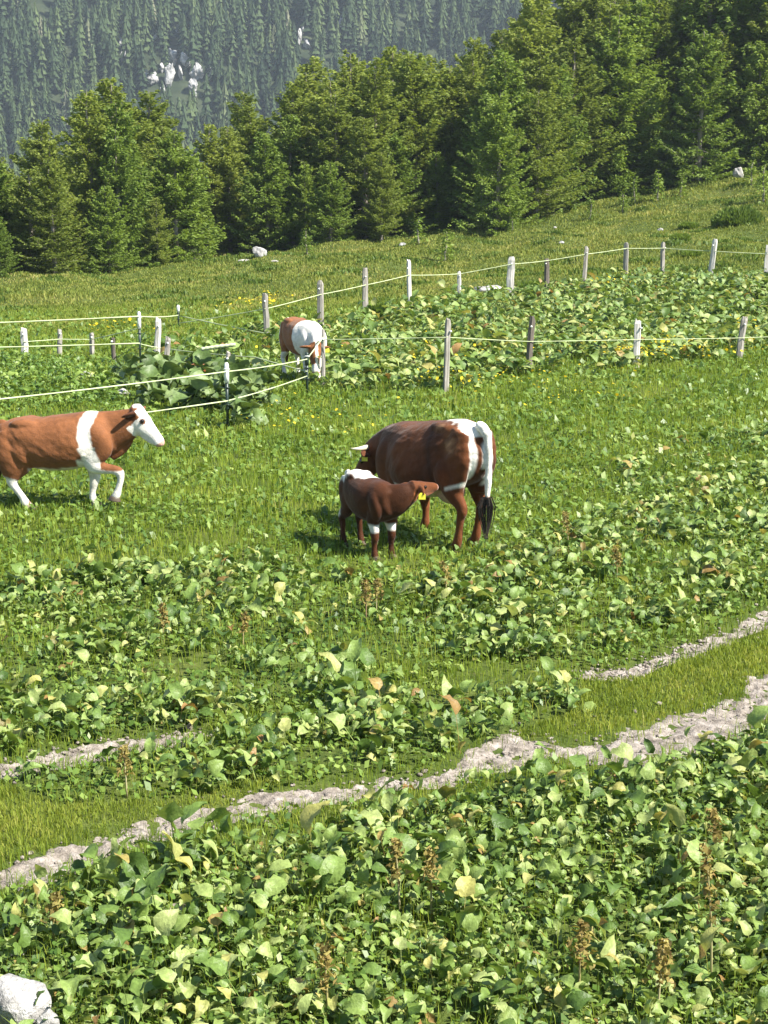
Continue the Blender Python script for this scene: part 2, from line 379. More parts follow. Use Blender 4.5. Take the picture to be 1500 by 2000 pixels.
x, y = scatter(5.8, 46, 1900, 1.45, 8.0)
rd = rut_dist(x, y) + 1.5 * (fbm(x * 5, y * 5, 3) - .5)
moss = inside(Z_MOSS, x, y) | inside(Z_MOSS2, x, y)
dock = inside(Z_FRONT, x, y) | inside(Z_MID, x, y) | inside(Z_MID2, x, y) | inside(Z_FAR, x, y)
keep = (rd > .72 - .45 * (rng.random(len(x)) < .25)) & (~dock | (rng.random(len(x)) < np.where(y < 11.5, .22, .42))) 
x, y, moss, dock = x[keep], y[keep], moss[keep], dock[keep]
far = np.clip(y / 9, 1, 4)
patch = fbm(x * .8, y * .8, 3)
h = (.05 + .09 * rng.random(len(x)) * (.4 + 1.3 * patch)) * np.where(moss, .55, 1) * np.where(dock, 1.3, 1) * (1 + .25 * sst(12, 30, y))
w = .0022 * far ** .85 * (.7 + .6 * rng.random(len(x)))
g = ~moss
tag(blades('meadow_grass', x[g], y[g], h[g], w[g], M['grass'], rng.random(g.sum())), 'short bright green grass covering the meadow round the cattle', 'grass', kind='stuff')
tag(blades('yellow_grass', x[moss], y[moss], h[moss], w[moss] * 1.2, M['moss'], rng.random(moss.sum())), 'short yellowish grass growing between the two wheel ruts', 'grass', kind='stuff')

x, y = scatter(6, 16, 5200, .6, 8.0)
k = (inside(Z_MOSS, x, y) | inside(Z_MOSS2, x, y)) & (rut_dist(x, y) + 1.5 * (fbm(x * 5, y * 5, 3) - .5) > .85)
x, y = x[k], y[k]; n = len(x)
tag(blades('short_turf', x, y, .025 + .05 * rng.random(n) * fbm(x * 3, y * 3, 2) * 1.6, .0024 * np.clip(y / 8, 1, 2), M['moss'], rng.random(n), .8), 'dense cropped yellow-green turf on the strip between the ruts', 'grass', kind='stuff')
# clover-like small leaves in the turf
x, y = scatter(6, 44, 700, 1.35, 8.0)
keep = (rut_dist(x, y) > 1.15) & ~(inside(Z_MOSS, x, y) | inside(Z_MOSS2, x, y)) & (fbm(x * 1.3, y * 1.3, 3) + .25 * rng.random(len(x)) > .48)
x, y = x[keep], y[keep]; n = len(x)
s = (.011 + .016 * rng.random(n)) * np.clip(y / 10, 1, 3.2) ** .8
t1 = rng.normal(0, .55, n); t2 = rng.normal(0, .55, n); ya = rng.random(n) * 6.283
A = np.stack([np.cos(ya), np.sin(ya), t1], 1); Bv = np.stack([-np.sin(ya), np.cos(ya), t2], 1)
c = np.stack([x, y, zt(x, y) + .015 + .06 * rng.random(n)], 1); s = s[:, None]
co = np.stack([c - A * s, c + Bv * s * .8, c + A * s * 1.2, c - Bv * s * .8], 1)
tag(link('clover', tiled('clover', co, [(0, 1, 2, 3)], attrs={'vary': rng.random(n)}), M['turf_leaf']), 'small round dark green clover leaves mixed into the meadow turf', 'clover', kind='stuff')

# rough pasture beyond the fences, up to the wood
x, y = scatter(36, 100, 260, 1.1, 40, 1.3, 4)
n = len(x); pp = fbm(x * .5, y * .28, 3)
h = (.04 + .17 * rng.random(n) * pp ** 1.5 * 1.4) * (1 + .3 * sst(50, 90, y)); w = .011 * np.clip(y / 40, 1, 2.4) * (.6 + rng.random(n))
tag(blades('pasture_grass', x, y, h, w, M['pasture'], rng.random(n), .9), 'olive rough alpine grass on the slope below the wood', 'grass', kind='stuff')

# low heath and juniper tufts that mottle the pasture
cx, cy = [], []
for _ in range(260):
    yy = rng.uniform(44, 92); xx = rng.uniform(-1, 1) * (.33 * yy); m_ = int(rng.integers(60, 170)); rr = rng.uniform(.15, .55)
    cx.append(xx + rng.normal(0, rr, m_)); cy.append(yy + rng.normal(0, rr * .8, m_))
cx, cy = np.concatenate(cx), np.concatenate(cy); n = len(cx)
tag(blades('heath', cx, cy, .08 + .16 * rng.random(n), .022 + .02 * rng.random(n), M['spruce'], np.clip(rng.normal(.12, .15, n), 0, 1), .9), 'dark low heath tufts mottling the slope below the wood', 'heath', kind='stuff')

# ------------------------------------------------------------------ broad leaves
def leaf_variant(k, nl=6, wide=.42, petiole=.35):
    """One dock leaf with its stalk: grows along +x, up is +z, length 1 for the blade."""
    r = np.random.default_rng(100 + k)
    el0 = r.uniform(.3, 1.35); bend = r.uniform(.8, 2.1); fold = r.uniform(.1, .55); tw = r.normal(0, .5)
    vs = np.array([-1, -.5, 0, .5, 1]); rows = []
    px, pz, ang = .12 + .25 * petiole * r.random(), petiole * r.uniform(.35, 1.6), el0
    wd = wide * r.uniform(.6, 1.05)
    for i in range(nl + 1):
        u = i / nl
        prof = (np.sin(np.pi * u ** .62) ** .8) * (1 - .25 * u) if 0 < u < 1 else (.10 if u == 0 else .0)
        wv = wd * max(prof, .02); t = tw * u
        for v in vs:
            ww = wv * v * (1 + (.10 * r.normal() if abs(v) == 1 else 0)); lift = fold * abs(ww) + (.035 * r.normal() if abs(v) == 1 else 0)
            rows.append((px - math.sin(ang) * lift, ww * math.cos(t), pz + math.cos(ang) * lift + ww * math.sin(t)))
        px += math.cos(ang) / nl; pz += math.sin(ang) / nl; ang -= bend / nl
    f = []
    for i in range(nl):
        for j in range(4):
            a = i * 5 + j; f.append((a, a + 1, a + 6, a + 5))
    b = len(rows); zb = rows[2]
    for q in ((0, -.018, 0), (0, .018, 0), (zb[0], .015, zb[2]), (zb[0], -.015, zb[2])): rows.append(q)
    f.append((b, b + 1, b + 2, b + 3))
    return np.array(rows), f
LV = [leaf_variant(k, 7, .40, 1.0) for k in range(18)]
LVs = [leaf_variant(50 + k, 4, .40, .85) for k in range(10)]
BW = [leaf_variant(90 + k, 6, .60, .7) for k in range(8)]

def leaf_bed(name, px, py, nlv, size, variants, mat, sizevar=.35, spread=.05):
    """All leaves of a bed of plants as one mesh."""
    co, vary, fa = [], [], variants[0][1]
    V = np.stack([v[0] for v in variants])
    n = len(px) * nlv; k = rng.integers(0, len(variants), n)
    pm = np.repeat(.55 + .95 * fbm(px * 2.6 + 7, py * 2.6, 2) ** 1.3 * (1 + .25 * rng.normal(0, 1, len(px))), nlv)
    yaw = rng.random(n) * 6.283; s = size * pm * (1 + sizevar * rng.normal(0, 1, n)).clip(.4, 2.0); roll = rng.normal(0, .5, n)
    bx = np.repeat(px, nlv) + rng.normal(0, spread, n); by = np.repeat(py, nlv) + rng.normal(0, spread, n)
    v = V[k] * s[:, None, None]
    c, s2 = np.cos(roll)[:, None], np.sin(roll)[:, None]
    Yv = v[:, :, 1] * c - v[:, :, 2] * s2 * .6; Zv = v[:, :, 1] * s2 + v[:, :, 2] * c
    ca, sa = np.cos(yaw)[:, None], np.sin(yaw)[:, None]
    X = bx[:, None] + v[:, :, 0] * ca - Yv * sa; Y = by[:, None] + v[:, :, 0] * sa + Yv * ca; Z = zt(bx, by)[:, None] + Zv
    return link(name, tiled(name, np.stack([X, Y, Z], -1), fa, True, {'vary': rng.random(n)}), mat)
def zone_points(zone, dens, y0=5, y1=60, cov=None):
    x0, yy0 = zone.min(0); x1, yy1 = zone.max(0); n = int(dens * (x1 - x0) * (yy1 - yy0))
    x = rng.uniform(x0, x1, n); y = rng.uniform(yy0, yy1, n)
    k = inside(zone, x, y) & (np.abs(x) < .25 * y * 1.3 + 1.2)
    if cov is not None: k &= fbm(x * 1.1, y * 1.1, 2) + .12 * rng.normal(0, 1, n) < cov
    k &= rut_dist(x, y) > 1.2
    return x[k], y[k]

x, y = zone_points(Z_MID, 34, cov=.66); xa, ya = zone_points(Z_MID2, 28, cov=.58)
tag(leaf_bed('dock_bed', np.r_[x, xa], np.r_[y, ya], 10, .088, LV, M['dock']), 'bed of pale green broad dock leaves between the suckling cow and the track', 'dock leaves', kind='stuff')
x, y = zone_points(Z_FAR, 13, cov=.70); xa, ya = zone_points(Z_BACK, 6, cov=.55)
tag(leaf_bed('dock_thicket', np.r_[x, xa], np.r_[y, ya], 9, .155, LVs, M['dock'], spread=.1), 'thicket of light green dock leaves filling the ground between the two fences', 'dock leaves', kind='stuff')
x, y = zone_points(Z_RIGHT, 18, cov=.56)
tag(leaf_bed('dock_fringe', x, y, 9, .10, LVs, M['dock']), 'scattered dark dock leaves in the grass right of the cow', 'dock leaves', kind='stuff')
x, y = zone_points(Z_LUSH, 22)
tag(leaf_bed('nettle_bank', x, y, 9, .085, LVs, M['turf_leaf'], spread=.12), 'lush dark green herbs on the bank behind the striding heifer', 'herbs', kind='stuff')
x, y = zone_points(Z_FRONT, 130)
tag(leaf_bed('undergrowth', x, y, 4, .05, LVs, M['dock'], .45, .05), 'small green leaves filling the gaps under the foreground dock plants', 'undergrowth', kind='stuff')

# butterbur clumps under the electric fence: single plants with large leaves
leaf_meshes = []
for k, (v, f) in enumerate(LV):
    m = pyd('dock_leaf', v, f, True); m.materials.append(M['dock']); leaf_meshes.append(m)
bw_meshes = []
for k, (v, f) in enumerate(BW):
    m = pyd('butterbur_leaf', v, f, True); m.materials.append(M['dock_dark']); bw_meshes.append(m)
def plant(name, x, y, nl, size, meshes, label, cat, group):
    e = tag(empty(name, (x, y, float(zt(x, y)) - .01), rng.random() * 6.28), label, cat, group)
    for i in range(nl):
        o = bpy.data.objects.new('leaf', meshes[rng.integers(len(meshes))]); COL.objects.link(o); o.parent = e
        s = size * float(np.clip(1 + .38 * rng.normal(), .45, 1.9)); o.scale = (s, s * rng.uniform(.85, 1.2), s)
        o.location = (rng.normal(0, .045), rng.normal(0, .045), rng.uniform(0, .06))
        o.rotation_euler = (rng.normal(0, .42), rng.normal(0, .3), i * 2.4 + rng.normal(0, .4))
    return e
x, y = zone_points(Z_DARK, 5.5)
for a, b in zip(x, y):
    plant('butterbur', a, b, 10, .20, bw_meshes, 'large dark green butterbur plant beneath the electric fence tapes', 'plant', 'butterbur plants under the electric fence')

# foreground dock plants, one by one
def poisson(zone, dmin, nmax):
    x0, y0 = zone.min(0); x1, y1 = zone.max(0); pts = []
    for _ in range(9000):
        a, b = rng.uniform(x0, x1), rng.uniform(y0, y1)
        if abs(a) > .25 * b + .55 or b < 6.1 or not inside(zone, np.array([a]), np.array([b]))[0]: continue
        if all((a - p) ** 2 + (b - q) ** 2 > dmin ** 2 for p, q in pts): pts.append((a, b))
        if len(pts) >= nmax: break
    return pts
for a, b in poisson(Z_FRONT, .185, 296):
    plant('dock_plant', a, b, int(rng.integers(12, 18)), .052 + .052 * rng.random() ** 1.4 + (.045 if rng.random() < .07 else 0), leaf_meshes, 'broad-leaved dock plant in the dense foreground bed below the dirt track', 'plant', 'dock plants in the foreground bed')

# dock seed stalks
def tube_mesh(name, pts, rad, n=6, mat=None, smooth=True, cap=True):
    pts = np.asarray(pts, float); rad = np.broadcast_to(np.asarray(rad, float), (len(pts),)); T = np.gradient(pts, axis=0)
    vs, fs = [], []
    up = np.array([0, 0, 1.0])
    for p, t, r in zip(pts, T, rad):
        t = t / (np.linalg.norm(t) + 1e-9); a = np.cross(t, up if abs(t[2]) < .9 else np.array([1.0, 0, 0])); a /= np.linalg.norm(a); b = np.cross(a, t)
        for k in range(n):
            c = 2 * math.pi * k / n; vs.append(p + r * (math.cos(c) * a + math.sin(c) * b))
    for i in range(len(pts) - 1):
        for k in range(n): fs.append((i * n + k, i * n + (k + 1) % n, (i + 1) * n + (k + 1) % n, (i + 1) * n + k))
    if cap: fs += [tuple(range(n))[::-1], tuple((len(pts) - 1) * n + k for k in range(n))]
    m = pyd(name, vs, fs, smooth)
    if mat: m.materials.append(mat)
    return m
stalks = [(780, 1790, .42, 'front'), (842, 1800, .40, 'front'), (1388, 1930, .72, 'front'), (1285, 1985, .36, 'front'), (1400, 1700, .38, 'front'), (640, 1990, .34, 'front'), (1130, 1960, .4, 'front'), (105, 1850, .3, 'front'),
          (715, 1215, .38, 'mid'), (735, 1205, .34, 'mid'), (872, 1170, .34, 'mid'), (320, 1265, .38, 'mid'), (1110, 1085, .44, 'mid'), (1205, 1140, .36, 'mid'), (475, 1270, .3, 'mid'), (248, 1560, .34, 'mid')]
for i, (px, py, hh, zn) in enumerate(stalks):
    p = G(px, py); lx, ly = rng.normal(0, .10, 2) * hh
    e = empty('dock_seed_stalk', p)
    tag(e, 'dry yellow-brown dock seed stalk rising from the foreground leaves' if zn == 'front' else 'dry yellow-brown dock seed stalk rising from the leaf bed above the track', 'seed stalk', 'dock seed stalks in the foreground' if zn == 'front' else 'dock seed stalks above the track')
    tt = np.linspace(0, 1, 6); path = np.stack([lx * tt ** 2, ly * tt ** 2, hh * tt], 1)
    link('stem', tube_mesh('stem', path, .007 - .004 * tt, 5, M['stem']), parent=e)
    n = 130; t = .45 + .55 * rng.random(n) ** .8; rr = .034 * (1.15 - t) + .006
    c = np.stack([np.interp(t, tt, path[:, 0]) + rng.normal(0, 1, n) * rr, np.interp(t, tt, path[:, 1]) + rng.normal(0, 1, n) * rr, hh * t], 1)
    d = rng.normal(0, .008, (n, 4, 3)) + np.array([(0, 0, -.006), (.008, 0, 0), (0, 0, .01), (-.008, 0, 0)])
    link('seed_cluster', tiled('seed_cluster', c[:, None, :] + d, [(0, 1, 2, 3)], attrs={'vary': rng.random(n)}), M['stalk'], e)['kind'] = 'stuff'

# yellow flowers
fx, fy = [], []
for (px, py, sx, sy, n) in [(1330, 700, 130, 14, 150), (1250, 712, 60, 8, 70), (1490, 660, 60, 25, 60), (1200, 565, 60, 10, 60), (500, 605, 60, 12, 50), (520, 600, 20, 8, 30), (900, 760, 120, 12, 60), (770, 700, 200, 40, 60), (210, 650, 60, 10, 30), (1000, 700, 300, 60, 90), (600, 840, 200, 30, 40), (1060, 790, 200, 30, 40)]:
    for _ in range(n):
        q = G(px + rng.normal(0, sx * .6), py + rng.normal(0, sy * .6)); fx.append(q[0]); fy.append(q[1])
fx, fy = np.array(fx), np.array(fy); n = len(fx); s = (.012 + .016 * rng.random(n))[:, None, None] * np.clip(fy / 24, .6, 1.6)[:, None, None]
c = np.stack([fx, fy, zt(fx, fy) + .12 + .25 * rng.random(n)], 1)
tl = rng.normal(0, .4, (n, 2)); ring = np.stack([np.cos(np.arange(6) * 1.047), np.sin(np.arange(6) * 1.047), np.zeros(6)], 1)
co = c[:, None, :] + ring[None] * s; co[:, :, 2] += (ring[None, :, 0] * tl[:, :1] + ring[None, :, 1] * tl[:, 1:]) * s[:, :, 0]
tag(link('yellow_flowers', tiled('yellow_flowers', co, [(0, 1, 2, 3, 4, 5)], attrs={'vary': rng.random(n)}), M['yellow']), 'tiny yellow meadow flowers dotted along the fence lines', 'flowers', kind='stuff')

# ------------------------------------------------------------------ stones
def rock_mesh(name, sx, sy, sz, seed, sub=3, rough=.28, cut=(.55, .95), nd=14):
    import bmesh
    r = np.random.default_rng(seed); bm = bmesh.new(); bmesh.ops.create_icosphere(bm, subdivisions=sub, radius=1)
    dirs = r.normal(0, 1, (nd, 3)); dirs /= np.linalg.norm(dirs, axis=1)[:, None]; offs = r.uniform(*cut, nd)
    for v in bm.verts:
        p = np.array(v.co)
        for d, o_ in zip(dirs, offs):                       # cut facets
            k = p @ d
            if k > o_: p = p - d * (k - o_) * .85
        p = p * (1 + rough * (fbm(p[0] * 2.2 + p[2] * 1.7 + seed, p[1] * 2.2 - p[2] * 1.3 + seed * 3, 3) - .5))
        v.co = (p[0] * sx, p[1] * sy, p[2] * sz)
    m = bpy.data.meshes.new(name); bm.to_mesh(m); bm.free(); return m
def rock(px, py, sx, sy, sz, mat, label, seed, sub=3, name='rock', sink=.35):
    p = G(px, py); o = link(name, rock_mesh(name, sx, sy, sz, seed, sub), M[mat], loc=(p[0], p[1] + sy * .5, p[2] + sz * (1 - 2 * sink)))
    o.rotation_euler = (0, 0, seed * 1.3); return tag(o, label, 'rock')
rock(38, 2015, .16, .13, .16, 'lime', 'large bright white limestone among the foreground dock leaves', 3, 4, sink=.2)
rock(92, 2040, .06, .06, .09, 'lime', 'smaller white stone leaning against the large foreground limestone', 31, 3, sink=.2)
rock(28, 1868, .05, .05, .03, 'lime', 'small pale stone half hidden in the foreground dock bed', 4, 3)
rock(340, 1788, .09, .06, .03, 'dirt', 'pale clay lump between the foreground dock plants', 5, 3)
rock(505, 503, .36, .36, .42, 'lime', 'pointed white rock on the grass at the edge of the wood', 6, 3, sink=.25)
rock(478, 512, .35, .3, .10, 'rock', 'low grey slab beside the pointed white rock', 7, 3)
rock(535, 512, .25, .25, .08, 'rock', 'low grey stone at the foot of the pointed white rock', 8, 3)
rock(955, 572, .5, .4, .2, 'rock', 'broad pale boulder in the grass by the thick bleached post', 9, 4)
rock(1443, 350, .35, .3, .45, 'rock', 'grey boulder under the last trees at the top of the slope', 10, 3, sink=.2)
rock(786, 482, .2, .2, .16, 'lime', 'small white stone at the foot of the wood', 12, 3)
rock(1085, 448, .2, .16, .12, 'lime', 'small white stone in the olive pasture below the wood', 13, 3)
rock(1097, 476, .12, .12, .1, 'lime', 'tiny white stone in the pasture above the far fence', 14, 2)
rock(1290, 451, .16, .14, .1, 'lime', 'pale stone in the pasture above the far fence posts', 15, 2)
rock(163, 742, .22, .15, .12, 'lime', 'cream stone on the bank above the butterbur', 16, 3)
rock(238, 776, .14, .1, .12, 'lime', 'pale stone beside the butterbur leaves', 17, 3)
rock(545, 968, .05, .04, .03, 'lime', 'small white stone in the open meadow grass', 18, 2)
rock(548, 778, .1, .06, .04, 'lime', 'pale flat stone in the grass by the dark plastic post', 19, 2)

# ------------------------------------------------------------------ fences
def post_mesh(name, h, w, d, seed):
    r = np.random.default_rng(seed); n = 7; rings = []
    zs = [-.25, .0, .2 * h, .45 * h, .7 * h, .93 * h, h]; base = 1 + r.normal(0, .13, n)
    for i, z in enumerate(zs):
        k = 1 - .10 * max(z, 0) / h; k *= .8 if i == len(zs) - 1 else 1
        ox, oy = r.normal(0, w * .07, 2)
        for j in range(n):
            a = 2 * math.pi * j / n + .3; q = base[j] * k * (1 + r.normal(0, .04))
            rings.append((ox + math.cos(a) * w * q, oy + math.sin(a) * d * q, z + (r.normal(0, .02) if i == len(zs) - 1 else 0)))
    f = []
    for i in range(len(zs) - 1):
        for j in range(n): f.append((i * n + j, i * n + (j + 1) % n, (i + 1) * n + (j + 1) % n, (i + 1) * n + j))
    f += [tuple(range(n))[::-1], tuple((len(zs) - 1) * n + j for j in range(n))]
    return pyd(name, rings, f)
POSTS = {}
def post(key, px, ptop, pbase, wpx, mat, label, lean=0.0, group=None):
    b = G(px, pbase); s = FPX / (b[1] * CF - (b[2] - CAM_H) * SF); h = (pbase - ptop) / s * 1.03; w = wpx / s * .5
    e = tag(empty('fence_post', b), label, 'fence post', group)
    o = link('shaft', post_mesh('shaft', h, w, w * .8, abs(hash(key)) % 9999 if not isinstance(key, int) else key), M[mat], e)
    e.rotation_euler = (rng.normal(0, .02), lean, rng.normal(0, .3)); o.rotation_euler = (0, 0, 0)
    ins = link('insulator', tube_mesh('insulator', [(0, -w * .7, h * .84), (0, -w * .8 - .03, h * .84), (0, -w * .8 - .05, h * .84)], [.018, .022, .012], 6, M['plastic_white']), parent=e)
    POSTS[key] = (b, h, lean, w); return e
def at_post(key, frac):
    b, h, lean, w = POSTS[key]; return np.array([b[0] + math.sin(lean) * h * frac, b[1] - w * .8 - .02, b[2] + h * frac])
near = [(1, 632, 648, 758, 9, 'wood_grey', .0, 'slim brown-grey fence post beside the grazing cow at the fence'),
        (2, 870, 628, 766, 15, 'wood_grey', .02, 'tall thick grey fence post standing at the near edge of the dock thicket'),
        (3, 1030, 622, 732, 13, 'wood_dark', .06, 'dark leaning fence post in the dock thicket'),
        (4, 1243, 628, 718, 15, 'wood_pale', -.01, 'pale whitish fence post standing by yellow flowers'),
        (5, 1443, 622, 702, 15, 'wood_grey', .09, 'grey fence post leaning to the right near yellow flowers'),
        (6, 1680, 615, 692, 14, 'wood_grey', .0, 'grey fence post past the leaning one near yellow flowers')]
for k, px, a, b, w, mt, ln, lb in near: post(k, px, a, b, w, mt, lb, ln)
farp = [(11, 522, 577, 658, 13, 'wood_grey', 'grey post of the far fence above the grazing cow'),
        (12, 627, 552, 642, 13, 'wood_grey', 'grey post of the far fence rising behind the grazing cow'),
        (13, 713, 528, 625, 11, 'wood_grey', 'slim grey post of the far fence next to a dark leaf clump'),
        (14, 800, 512, 608, 10, 'wood_pale', 'slim tall pale post of the far fence'),
        (15, 897, 533, 582, 10, 'wood_pale', 'short pale post of the far fence'),
        (16, 997, 506, 580, 15, 'wood_pale', 'thick bleached post of the far fence beside the boulder'),
        (17, 1067, 507, 565, 11, 'wood_dark', 'dark brown short post of the far fence'),
        (18, 1140, 484, 558, 10, 'wood_grey', 'grey far fence post next after the dark brown one'),
        (19, 1222, 478, 545, 11, 'wood_grey', 'grey far fence post second after the dark brown one'),
        (20, 1294, 476, 540, 10, 'wood_grey', 'grey far fence post third after the dark brown one'),
        (21, 1387, 470, 540, 11, 'wood_pale', 'pale slanting far fence post below the dwarf pine'),
        (22, 1498, 482, 545, 13, 'wood_pale', 'pale far fence post past the slanting one'),
        (23, 1640, 480, 548, 12, 'wood_grey', 'grey far fence post at the upper end of the fence')]
for k, px, a, b, w, mt, lb in farp: post(k, px, a, b, w, mt, lb, {21: .09, 14: -.04}.get(k, float(rng.normal(0, .02))))
leftp = [(31, 49, 645, 702, 16, 'wood_pale', 'thick white-bleached fence post on the bank above the heifer'),
         (32, 117, 645, 698, 9, 'wood_grey', 'slim pinkish-grey fence post next to the bleached one'),
         (33, 180, 652, 698, 10, 'wood_grey', 'short grey fence post second from the bleached one'),
         (34, 222, 660, 708, 9, 'wood_dark', 'short dark fence post by the plastic corner post'),
         (35, 308, 625, 708, 14, 'wood_pale', 'tall white-bleached fence post behind the plastic corner post'),
         (36, 325, 660, 724, 13, 'wood_grey', 'grey fence post leaning against the tall bleached one'),
         (37, 447, 690, 760, 10, 'wood_grey', 'grey stub of a fence post behind the plastic post in the butterbur')]
for k, px, a, b, w, mt, lb in leftp: post(k, px, a, b, w, mt, lb, {35: .05, 36: .08}.get(k, float(rng.normal(0, .03))))
def plastic_post(key, px, ptop, pbase, label):
    b = G(px, pbase); s = FPX / (b[1] * CF - (b[2] - CAM_H) * SF); h = (pbase - ptop) / s
    e = tag(empty('electric_fence_post', b), label, 'fence post')
    link('shaft', tube_mesh('shaft', [(0, 0, -.2), (0, 0, h * .35), (0, 0, h * .72)], [.018, .022, .026], 8, M['plastic_dark']), parent=e)
    link('head', tube_mesh('head', [(0, 0, h * .70), (0, 0, h * .8), (0, 0, h * .97), (0, 0, h)], [.034, .036, .034, .02], 8, M['plastic_dark' if key == 'pg' else 'plastic_white']), parent=e)
    for f in (.9, .62, .36): link('clip', tube_mesh('clip', [(-.045, 0, h * f), (-.02, -.03, h * f + .01), (.02, -.03, h * f + .01), (.045, 0, h * f)], .009, 5, M['plastic_white'] if f > .7 else M['plastic_dark']), parent=e)
    link('tread', tube_mesh('tread', [(-.005, 0, .06), (.09, 0, .06), (.1, 0, .09)], .012, 5, M['plastic_dark']), parent=e)
    POSTS[key] = (b, h, 0, .02)
plastic_post('pc', 275, 609, 722, 'white-headed plastic electric fence post at the corner by the bleached posts')
plastic_post('pb', 445, 708, 838, 'white-headed dark plastic electric fence post in the butterbur clump')
plastic_post('pg', 600, 688, 770, 'dark plastic electric fence post in front of the grazing cow')
plastic_post('pl', -190, 628, 735, 'plastic electric fence post past the bleached post')
plastic_post('pn', -300, 800, 960, 'plastic electric fence post behind the heifer')
plastic_post('ps', 349, 596, 640, 'short thin plastic post where the far tape bends')
def rope(pts, label, sag=.03, r=.012, group=None, name='electric_fence_tape'):
    out = []
    for a, b in zip(pts[:-1], pts[1:]):
        a, b = np.asarray(a), np.asarray(b); n = 10; t = np.arange(n) / n; L = np.linalg.norm(b - a)
        seg = a + (b - a) * t[:, None]; seg[:, 2] -= 4 * sag * L * .25 * t * (1 - t); out.append(seg)
    out.append(np.asarray(pts[-1])[None]); path = np.vstack(out)
    o = link(name, tube_mesh(name, path, r * (1 + .18 * np.sin(np.arange(len(path)) * 2.2)), 5, M['rope'])); tag(o, label, 'fence tape', group)
A = at_post
rope([A('pn', .95), A('pb', .87), A('pg', .84), A(1, .88)], 'pale yellow electric fence tape running above the heifer and butterbur', .02, .011)
rope([A('pn', .55), A('pb', .43), A('pg', .44)], 'lower pale electric fence tape starting behind the heifer', .02, .0105)
rope([A('pl', .92), A('pc', .92), A('ps', .55), A(11, .12) + (0, -.3, 0), A(1, .80)], 'upper white fence tape running level above the bank', .012, .014)
rope([A('pl', .5), A('pc', .46)], 'lower white fence tape above the bank ending at the plastic corner post', .01, .013)
rope([A(31, .6), A(32, .66), A(33, .75), A('pc', .72)], 'thin slanting tape along the short posts on the bank', .01, .009)
rope([A('pc', .45), A(35, .35), P(500, 698, 27.2), A('pg', .55)], 'lower fence tape slanting from the bleached posts towards the grazing cow', .015, .011)
rope([A('ps', .2), A(11, .66), A(12, .72), A(13, .68), A(14, .71), A(15, .93), A(16, .84), A(17, .93), A(18, .80), A(19, .86), A(20, .83), A(21, .68), A(22, .75), A(23, .75)], 'thin pale tape strung along the far fence', .015, .011)
rope([A(1, .84), A(2, .76), A(3, .58), A(4, .60), A(5, .52), A(6, .55)], 'thin grey wire strung along the near fence in the dock thicket', .006, .007, name='fence_wire')
rope([P(393, 682, 27.0), P(425, 677, 27.0), P(460, 673, 27.0)], 'short white rail end in the grass behind the butterbur', 0, .035, name='white_rail')

